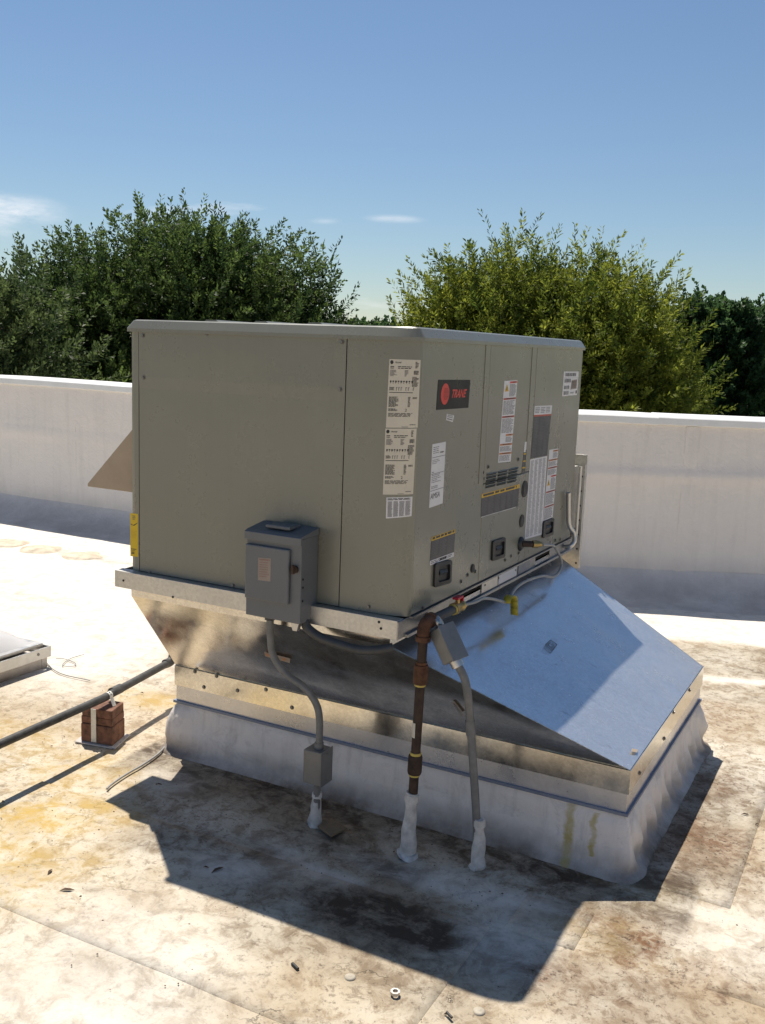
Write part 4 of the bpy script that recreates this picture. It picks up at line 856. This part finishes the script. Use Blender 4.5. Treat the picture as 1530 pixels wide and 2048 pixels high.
def ob(c, l, w, h, z0=0.):
    c = np.array(c); return [c+ax_*z0+sx*a*w+sy*b*h for a, b in ((-1, -1), (1, -1), (1, 1), (-1, 1))], [c+ax_*(z0+l)+sx*a*w+sy*b*h for a, b in ((-1, -1), (1, -1), (1, 1), (-1, 1))]
bc = kt+dd*.008; MB().hexa(*ob(bc, .115, .034, .026)).build('body', 'box_grey', ab, .004); MB().hexa(*ob(bc-sy*.0275, .121, .037, .0015, -.003)).build('cover', 'box_grey', ab, .001)
a0 = bc+ax_*.115; MB().tube(smooth_path([a0-ax_*.004, a0+ax_*.03, np.array([.055, .20, .757]), np.array([-.004, .21, .777])]), .0125, 12).build('nipple', 'steel_flex', ab)
# dark sealtight whip under the rail from the disconnect to the slope side
wp = thing('conduit_whip', 'dark flexible conduit slung under the rail from the disconnect box', 'conduit', (DX1-.02, -.02, .73))
MB().tube(smooth_path([(DX1-.012, -.020, .7555), (DX1+.004, -.020, .732), (DX1+.05, -.018, .710), (DX1+.13, -.016, .697), (-.12, -.016, .694), (-.06, -.010, .704), (-.02, .01, .714)], 8), .0155, 12).build('tube', 'conduit_dark', wp)
# silvery pipes at the far end of the rail
sp_ = thing('drain_tube', 'silvery bent tube at the far bottom corner of the cabinet', 'tube', (.03, 1.79, .75))
MB().tube(smooth_path([LX(1137, 985, .02), LX(1137, 1030, .02), LX(1139, 1052, .025), LX(1148, 1066, .04), LX(1149, 1082, .045), LX(1140, 1093, .03), (.006, 1.70, .772)], 7), .011, 12).build('tube', 'aluminium', sp_)
for x, z in ((.022, 1.16), (.030, 1.16)): pass
vt = thing('vent_conduit', 'thin upright silver tube beside the far edge of the cabinet', 'tube', (.02, 1.80, .80)); MB().tube([(.018, 1.812, .807), (.018, 1.812, 1.14)], .008, 10).build('tube', 'aluminium', vt)
# ------------------------------------------------------------------ pipe run on wooden blocks
pz = .196; pxx = -1.432; ye = .715
pr_ = thing('pipe_run', 'long dark steel pipe running across the roof on a stack of wood blocks', 'pipe', (pxx, .1, 0))
path = [(pxx+.14, -2.6, pz), (pxx, .19, pz), (pxx-.08, ye-.03, pz)]
MB().tube(path, .0165, 14).build('pipe', 'black_pipe', pr_)
ex0 = np.array([pxx-.083, ye-.015, pz]); MB().tube(smooth_path([ex0-np.array([0, .03, 0]), ex0, ex0+np.array([0, .022, .012]), ex0+np.array([0, .030, .045])], 5), .021, 14).build('elbow', 'black_pipe', pr_)
e1 = ex0+np.array([0, .030, .045]); MB().tube([e1-np.array([0, 0, .01]), e1+np.array([0, 0, .11])], .0165, 14).build('upright', 'black_pipe', pr_)
e2 = e1+np.array([0, 0, .11]); MB().tube(smooth_path([e2-np.array([0, 0, .02]), e2+np.array([.004, 0, .01]), e2+np.array([.03, 0, .03]), np.array([CX0-.001, e2[1], e2[2]+.03])], 5), .0165, 12).build('branch', 'black_pipe', pr_)
q = np.array([pxx-.022, .29, pz]); MB().tube([q-np.array([-.003, .03, 0]), q+np.array([-.003, .03, 0])], .0205, 14).build('coupling', 'black_pipe', pr_)
c0 = gp(225, 1497); cl_ = gp(162, 1486); cr = gp(250, 1475); e_x = (cl_-c0); e_y = (cr-c0)
grp = 'wood blocks under the pipe'
def block(z0, z1, o, s, label):
    a = c0+e_x*o[0]+e_y*o[1]; P = [a+e_x*s, a, a+e_y*s*1.0, a+(e_x+e_y)*s]
    o_ = MB().hexa([(*q, z0) for q in P], [(*q, z1) for q in P]).build('wood_block', 'wood', None, .004); return tag(o_, label, 'wood block', grp)
block(.010, .088, (0, 0), 1.0, 'lowest and thickest wood block of the stack under the pipe'); block(.0885, .120, (.02, .03), .98, 'middle wood block of the stack under the pipe'); block(.1205, .157, (.02, .02), .95, 'top wood block of the stack, just below the pipe')
P = [c0-e_x*.12-e_y*.12, c0+e_y*1.15-e_x*.12, c0+e_y*1.15+e_x*1.15, c0+e_x*1.15-e_y*.12]
tag(MB().hexa([(*q, .004) for q in P], [(*q, .0095) for q in P]).build('pad_sheet', 'parapet_membrane', None, .001), 'pale square membrane pad under the wood block stack', 'pad')
sg = thing('pipe_strap', 'perforated white metal strap holding the pipe to the wood blocks', 'strap', (*(c0+e_x*.55), .03))
n2 = np.array([e_y[0], e_y[1]]); n2 = -n2/np.linalg.norm(n2); a = c0+e_x*.50+n2*.0015; b = c0+e_x*.66+n2*.0015; off = n2*.002
MB().hexa([(*a, .015), (*b, .015), (*(b+off), .015), (*(a+off), .015)][::-1], [(*a, .157), (*b, .157), (*(b+off), .157), (*(a+off), .157)][::-1]).build('upright_strap', 'strap_white', sg)
sm2 = MB(); cy_ = .225
for k in range(8):
    t0 = -.3+k/8*3.6; t1 = -.3+(k+1)/8*3.6; r_ = .0178; xx = pxx-.003
    f = lambda t: (xx+r_*math.cos(t), pz+r_*math.sin(t))
    (xa, za), (xb, zb) = f(t0), f(t1); sm2.add([(xa, cy_-.010, za), (xb, cy_-.010, zb), (xb, cy_+.010, zb), (xa, cy_+.010, za)], [(0, 1, 2, 3)], 0, True)
sm2.add([(pxx+.015, cy_-.010, pz-.006), (pxx+.015, cy_+.010, pz-.006), (pxx+.03, cy_+.010, .159), (pxx+.03, cy_-.010, .159)], [(0, 1, 2, 3)])
sm2.build('pipe_saddle', 'strap_white', sg)
for t in (.6, 1.2, 1.8): MB().disc((pxx-.003+.0178*math.cos(t), cy_, pz+.0178*math.sin(t)), (math.cos(t), 0, math.sin(t)), .003, .0008, 8).build('punched_hole', 'dark_gap', sg)
# ------------------------------------------------------------------ skylight
kx1 = -2.342; ky1 = .750; kx0 = -3.6; ky0 = -.55
sk = thing('skylight', 'domed skylight on a low white curb with a metal frame', 'skylight', ((kx0+kx1)/2, (ky0+ky1)/2, 0))
def ringframe(x0, x1, y0, y1, z0, z1, w, name, mat, bev=.002):
    m = MB(); m.box(x0, x1, y0, y0+w, z0, z1); m.box(x0, x1, y1-w, y1, z0, z1); m.box(x0, x0+w, y0+w, y1-w, z0, z1); m.box(x1-w, x1, y0+w, y1-w, z0, z1); return m.build(name, mat, sk, bev)
ringframe(kx0, kx1, ky0, ky1, -.005, .065, .04, 'curb', 'curb_membrane', .006); ringframe(kx0-.012, kx1+.012, ky0-.012, ky1+.012, .058, .112, .008, 'counter_frame', 'aluminium', .001); ringframe(kx0+.02, kx1-.015, ky0+.02, ky1-.015, .113, .130, .035, 'retaining_frame', 'aluminium', .002)
m = MB(); ax0, ax1, ay0, ay1 = kx0+.05, kx1-.04, ky0+.05, ky1-.04
def dome(u, v):
    h = (1-(2*u-1)**4)*(1-(2*v-1)**4); return (ax0+(ax1-ax0)*u, ay0+(ay1-ay0)*v, .124+.135*h**.6)
m.grid(dome, 24, 24); m.build('dome', 'skylight_dome', sk)
for y in (.68, .15): MB().disc((kx1+.012, y, .088), (1, 0, 0), .007, .003, 10).build('rivet', 'screw_metal', sk)
# ------------------------------------------------------------------ small things on the roof
def blister(px, py, r, label):
    c = gp(px, py); m = MB(); m.tube([(c[0], c[1], -.012), (c[0], c[1], .006), (c[0], c[1], .018), (c[0], c[1], .022)], [r, r*.9, r*.6, r*.05], 30)
    m.v = [(a+(vn(a*9, b*9)-.5)*.06, b+(vn(b*9, a*9)-.5)*.06, z) for a, b, z in m.v]
    tag(m.build('membrane_blister', 'blister_tan'), label, 'blister', 'round tan blisters near the wall')
blister(15, 1088, .17, 'round tan membrane blister near the wall, farthest from the yellow sticker'); blister(80, 1100, .17, 'round tan membrane blister near the wall, middle of three'); blister(165, 1113, .17, 'round tan membrane blister near the wall, closest to the yellow sticker')
def flatthing(name, pts, z, h, mat, label, cat, group=None, bev=0):
    return tag(MB().prism([(x, y, z) for x, y in pts], (0, 0, h)).build(name, mat, None, bev), label, cat, group)
q = [gp(635, 1660), gp(662, 1680), gp(694, 1664), gp(664, 1645)]; flatthing('brown_tile', q, .010, .006, 'tan_plate', 'small square brown board lying beside the junction box boot', 'board')
w_ = gp(790, 1995); wm = MB(); n = 8
for z0, z1 in ((.011, .019),):
    O = [(w_[0]+.013*math.cos(k*math.pi/4), w_[1]+.013*math.sin(k*math.pi/4)) for k in range(n)]; I_ = [(w_[0]+.0075*math.cos(k*math.pi/4), w_[1]+.0075*math.sin(k*math.pi/4)) for k in range(n)]
    vs = [(*q, z0) for q in O]+[(*q, z1) for q in O]+[(*q, z1) for q in I_]+[(*q, z0) for q in I_]
    wm.add(vs, [(k, (k+1) % n, n+(k+1) % n, n+k) for k in range(n)]+[(n+k, n+(k+1) % n, 2*n+(k+1) % n, 2*n+k) for k in range(n)]+[(2*n+k, 2*n+(k+1) % n, 3*n+(k+1) % n, 3*n+k) for k in range(n)])
tag(wm.build('lock_nut', 'aluminium'), 'loose metal conduit lock nut lying on the dirty roof', 'nut')
c = gp(590, 1940); tag(MB().tube([(c[0]-.013, c[1]+.006, .011), (c[0]+.013, c[1]-.006, .011)], .0045, 8).build('loose_bolt', 'black_plastic'), 'small dark loose bolt lying on the roof in the sun', 'bolt')
c = gp(898, 2037); tag(MB().tube([(c[0]-.010, c[1]+.006, .010), (c[0]+.010, c[1]-.006, .010)], .0035, 8).build('loose_screw', 'black_plastic'), 'small dark loose screw near the round roof fastener', 'screw')
def fastener(px, py, r, label):
    c = gp(px, py); z = float(relief(np.array(c[0]), np.array(c[1])))+(.0045 if c[0] < .46 else 0)
    tag(MB().tube([(c[0], c[1], z-.004), (c[0], c[1], z+.002), (c[0], c[1], z+.005), (c[0], c[1], z+.004), (c[0], c[1], z+.006)], [r, r*.96, r*.7, r*.45, r*.2], 20).build('roof_fastener', 'fastener_tan'), label, 'fastener', 'round roof fasteners')
fastener(958, 2023, .017, 'round roof fastener plate bulging under the membrane beside the loose screw'); fastener(700, 1960, .016, 'round roof fastener plate bulging under the membrane near the loose bolt')
def litter(px, py, L_, a, label, mat='dead_leaf'):
    c = gp(px, py); m = MB(); d = np.array([math.cos(a), math.sin(a)]); n_ = np.array([-d[1], d[0]])
    z = float(relief(np.array(c[0]), np.array(c[1])))+.006
    pts = [c-d*L_, c-d*.3*L_+n_*.22*L_, c+d*.4*L_+n_*.20*L_, c+d*L_, c+d*.3*L_-n_*.24*L_, c-d*.4*L_-n_*.18*L_]
    zz = [z, z+.006, z+.005, z+.002, z+.007, z+.004]; v = [(*q, k) for q, k in zip(pts, zz)]+[(*q, k-.0012) for q, k in zip(pts, zz)]
    m.add(v, [(0, 1, 2, 3, 4, 5)[::-1], (6, 7, 8, 9, 10, 11)]+[(i, (i+1) % 6, 6+(i+1) % 6, 6+i) for i in range(6)])
    tag(m.build('dry_leaf', mat), label, 'leaf', 'dry leaves on the roof')
litter(134, 1781, .022, .6, 'curled dry leaf on the sunlit roof beside a dark smear'); litter(100, 1745, .016, 1.9, 'thin dry leaf curl on the sunlit white roof'); litter(435, 1745, .024, 1.3, 'dry leaf lying on a pale patch within the shadow')
litter(412, 1740, .010, .2, 'small dark dry leaf bit beside the pale shadowed patch'); litter(318, 1574, .012, .5, 'small dry leaf bit in the tip of the shadow'); litter(1490, 1632, .014, .2, 'dry leaf bit on the brown stain right of the curb'); litter(1513, 1652, .008, .9, 'tiny dark crumb on the brown stain right of the curb'); litter(284, 1391, .010, .1, 'small dry leaf bit on the yellow stain behind the wood blocks')
def wire(pts, r, label, name='loose_wire', mat='wire_grey'):
    P = [np.array([*gp(a, b), 0.]) for a, b in pts]; S = smooth_path(P, 8)
    for q in S: q[2] = float(relief(np.array(q[0]), np.array(q[1])))+r+.006
    tag(MB().tube(S, r, 8).build(name, mat), label, 'wire', 'loose wires on the roof')
wire([(92, 1328), (105, 1342), (130, 1354), (180, 1366)], .0025, 'thin loose wire lying beside the skylight corner')
wire([(335, 1492), (322, 1508), (305, 1522), (280, 1538), (262, 1548), (240, 1562), (222, 1575), (214, 1583)], .0042, 'pale loose cable leading away from the curb corner towards the shadow')
wire([(112, 1322), (128, 1322), (150, 1330), (148, 1336), (125, 1335), (140, 1322), (168, 1313)], .002, 'small tangled wire loop on the white roof by the skylight')
gm = MB(); rg = np.random.RandomState(5); k = 0
while k < 650:
    x = rg.uniform(-1.9, 1.7); y = rg.uniform(-1.0, 1.6)
    if CX0-.08 < x < CX1+.08 and CY0-.08 < y < CY1+.1: continue
    w = float(fbm(np.array(x*3), np.array(y*3))); near = (CY0-.3 < y < CY0 and x < CX1) or (CX1 < x < CX1+.35 and y > .2)
    if rg.rand() > (.9 if near else max(0, (w-.42))*3): continue
    k += 1; a = rg.uniform(0, 6.3); L_ = rg.uniform(.0012, .0042)*(1.6 if rg.rand() < .08 else 1); W_ = L_*rg.uniform(.35, .9); z = float(relief(np.array(x), np.array(y)))+.0045; ca, sa = math.cos(a), math.sin(a)
    P_ = [(x+ca*L_, y+sa*L_, z), (x-sa*W_, y+ca*W_, z), (x-ca*L_, y-sa*L_, z), (x+sa*W_, y-ca*W_, z), (x, y, z+W_*.9)]; gm.add(P_, [(0, 1, 4), (1, 2, 4), (2, 3, 4), (3, 0, 4)])
go_ = gm.build('roof_grit', 'dead_leaf'); go_['kind'] = 'stuff'; go_['label'] = 'dark grit and crumbs strewn over the roof membrane'; go_['category'] = 'grit'
# ------------------------------------------------------------------ trees beyond the wall
def leaves_mesh(name, P, D, L_, Wd, tint, mat, parent):
    n = len(P); rs = np.random.RandomState(n); r = rs.normal(size=(n, 3)); s = np.cross(D, r); s /= np.linalg.norm(s, axis=1, keepdims=True)+1e-9; u = np.cross(D, s)
    V = np.empty((n, 4, 3)); V[:, 0] = P; V[:, 1] = P+D*L_[:, None]*.5+s*Wd[:, None]+u*Wd[:, None]*.5; V[:, 2] = P+D*L_[:, None]; V[:, 3] = P+D*L_[:, None]*.5-s*Wd[:, None]+u*Wd[:, None]*.5
    off = wloc(parent); V -= np.array(off)
    me = bpy.data.meshes.new(name); me.vertices.add(n*4); me.vertices.foreach_set('co', V.reshape(-1).astype(np.float32))
    me.loops.add(n*4); me.loops.foreach_set('vertex_index', np.arange(n*4, dtype=np.int32)); me.polygons.add(n)
    me.polygons.foreach_set('loop_start', np.arange(0, n*4, 4, dtype=np.int32)); me.polygons.foreach_set('loop_total', np.full(n, 4, dtype=np.int32)); me.update()
    at = me.color_attributes.new('tint', 'FLOAT_COLOR', 'POINT'); t = np.repeat(tint, 4); at.data.foreach_set('color', np.stack([t, t, t, np.ones_like(t)], -1).reshape(-1).astype(np.float32))
    me.materials.append(MAT[mat]); o = bpy.data.objects.new(name, me); COL.objects.link(o); o.parent = parent; o['kind'] = 'stuff'; return o
def tree(label, mat, D, lobes, nspr, seed, leaf=(.10, .014), stem=.62, upright=.9, per=30, name='broadleaf_tree', group='trees beyond the parapet wall', shell=.62, clump=1.):
    rs = np.random.RandomState(seed); cs = []
    for (px, py, rx, ry) in lobes:
        c = far(px, py, D); k = D/FPX; cs.append((c, np.array([rx*k, rx*k*.85, ry*k])))
    cx = np.mean([c for c, _ in cs], 0); t = thing(name, label, 'tree', (cx[0], cx[1], -5.6), group)
    vol = np.array([r[0]*r[2] for _, r in cs]); vol = vol/vol.sum()
    B_, Dn, tn = [], [], []
    for (c, r), w in zip(cs, vol):
        n = int(nspr*w); nc = max(6, n//26); dc = rs.normal(size=(nc, 3)); dc /= np.linalg.norm(dc, axis=1, keepdims=True)
        rc = (shell+(1-shell)*rs.rand(nc)**.5)*(1+.17*(fbm(dc[:, 0]*2.5+seed, dc[:, 2]*2.5+dc[:, 1]*1.7, 3)-.5)*2)
        cc = c+dc*r*rc[:, None]; tc_ = np.clip(.36+rs.normal(size=nc)*.24, 0, 1); ci = rs.randint(0, nc, n); sz = (.20+.20*rs.rand(nc))*clump
        off = np.clip(rs.normal(size=(n, 3)), -1.5, 1.5)*sz[ci][:, None]*np.array([1, 1, .8]); fill = rs.rand(n) < .22; d = dc[ci]
        p = cc[ci]+off; p[fill] = c+(rs.normal(size=(fill.sum(), 3))*.42)*r
        B_.append(p-np.array([0, 0, stem*.6])); dn = d*np.array([.6, .6, .3])+off*.9+np.array([0, 0, upright])+rs.normal(size=(n, 3))*.26; Dn.append(dn/np.linalg.norm(dn, axis=1, keepdims=True))
        tn.append(np.clip(tc_[ci]+rs.normal(size=n)*.10, 0, 1))
    Bp = np.concatenate(B_); Dn = np.concatenate(Dn); tn = np.concatenate(tn); n = len(Bp); sl = stem*(.6+.55*rs.rand(n))
    k = np.tile(np.arange(per), n); bi = np.repeat(np.arange(n), per); f = (k+rs.rand(n*per))/per; f = .08+.92*f
    side = rs.normal(size=(n*per, 3)); dd = Dn[bi]; side -= dd*(side*dd).sum(1, keepdims=True); side /= np.linalg.norm(side, axis=1, keepdims=True)
    bendv = np.repeat(rs.normal(size=(n, 3))*.06, per, 0)
    P = Bp[bi]+dd*(sl[bi]*f)[:, None]+bendv*(f**2)[:, None]*1.5; open_ = (.95-.45*f)[:, None]; ld = dd*(1-open_*.55)+side*open_; ld /= np.linalg.norm(ld, axis=1, keepdims=True)
    P = P+side*.008; L_ = leaf[0]*(.65+.6*rs.rand(n*per))*(1-.35*f**3); Wd = leaf[1]*(.7+.6*rs.rand(n*per))
    leaves_mesh('crown', P, ld, L_, Wd, np.clip(tn[bi]+rs.normal(size=n*per)*.12+.12*f, 0, 1), mat, t)
    # trunk and limbs
    m = MB(); b0 = np.array([cx[0], cx[1], -5.6]); fork = np.array([cx[0], cx[1], min(c[2]-r[2] for c, r in cs)-.6]); fork[2] = max(fork[2], -3.5)
    m.tube([b0, b0*.5+fork*.5+np.array([.05, .03, 0]), fork], [.24, .19, .16], 12); m.build('trunk', 'bark', t)
    for c, r in cs:
        l = MB(); mid = fork*.45+c*.55+rs.normal(size=3)*.15; top_ = c+np.array([0, 0, r[2]*.55]); l.tube(smooth_path([fork-np.array([0, 0, .05]), mid, top_], 5), [.10-.085*i/10 for i in range(11)], 8)
        for _ in range(7):
            d = rs.normal(size=3); d /= np.linalg.norm(d); d[2] = abs(d[2]); s0 = mid+(top_-mid)*rs.rand(); l.tube([s0, s0+(c+d*r*.75-s0)*.5+rs.normal(size=3)*.06, c+d*r*.78], [.03, .02, .006], 6)
        l.build('limb', 'bark', t)
    return t
tree('dense dark green tree rising behind the plain end of the air conditioner', 'leaf_dark', 15., [(360, 610, 190, 140), (505, 620, 130, 138), (592, 660, 66, 122), (190, 630, 130, 125), (90, 690, 110, 110), (400, 540, 120, 70), (330, 750, 270, 100), (555, 760, 90, 90), (180, 800, 180, 70)], 7400, 11, leaf=(.088, .0135), stem=.40, upright=.62, per=34, shell=.7)
tree('grey green tree at the left end of the wall, beside the dense dark tree', 'leaf_grey', 13., [(-10, 650, 90, 95), (-60, 700, 120, 120), (20, 740, 110, 90)], 2000, 12, leaf=(.088, .013), stem=.38, upright=.62)
tree('yellowish olive green tree rising behind the sticker covered side', 'leaf_olive', 14., [(1010, 648, 130, 115), (1150, 652, 130, 112), (1245, 685, 82, 105), (925, 672, 68, 90), (872, 700, 32, 50), (1015, 740, 165, 100), (1210, 770, 120, 100), (1170, 850, 150, 60), (980, 830, 160, 60)], 7000, 13, leaf=(.092, .0110), stem=.42, upright=.66, per=34, shell=.7)
tree('deep green narrow tree standing between the olive tree and the tree at its right', 'leaf_deep', 19., [(1448, 632, 26, 42), (1445, 700, 42, 70), (1435, 790, 60, 80), (1392, 650, 24, 36), (1392, 730, 40, 70)], 1700, 14, clump=.5, leaf=(.115, .032), stem=.34, upright=.45, per=32)
tree('deep green rounded tree beyond the right end of the wall', 'leaf_deep', 21., [(1512, 680, 40, 50), (1540, 760, 80, 90), (1600, 700, 70, 80), (1500, 800, 50, 70)], 1900, 15, clump=.6, leaf=(.12, .033), stem=.34, upright=.45, per=32)
for px, sd_, lb_ in ((735, 21, 'far small dark tree in the gap, touching the dense dark tree'), (762, 22, 'far small dark tree in the gap, touching the yellowish olive tree')):
    tree(lb_, 'leaf_deep', 60., [(px, 668, 26, 18), (px+18, 676, 24, 16)], 160, sd_, leaf=(.35, .10), stem=.9, upright=.4, per=24)
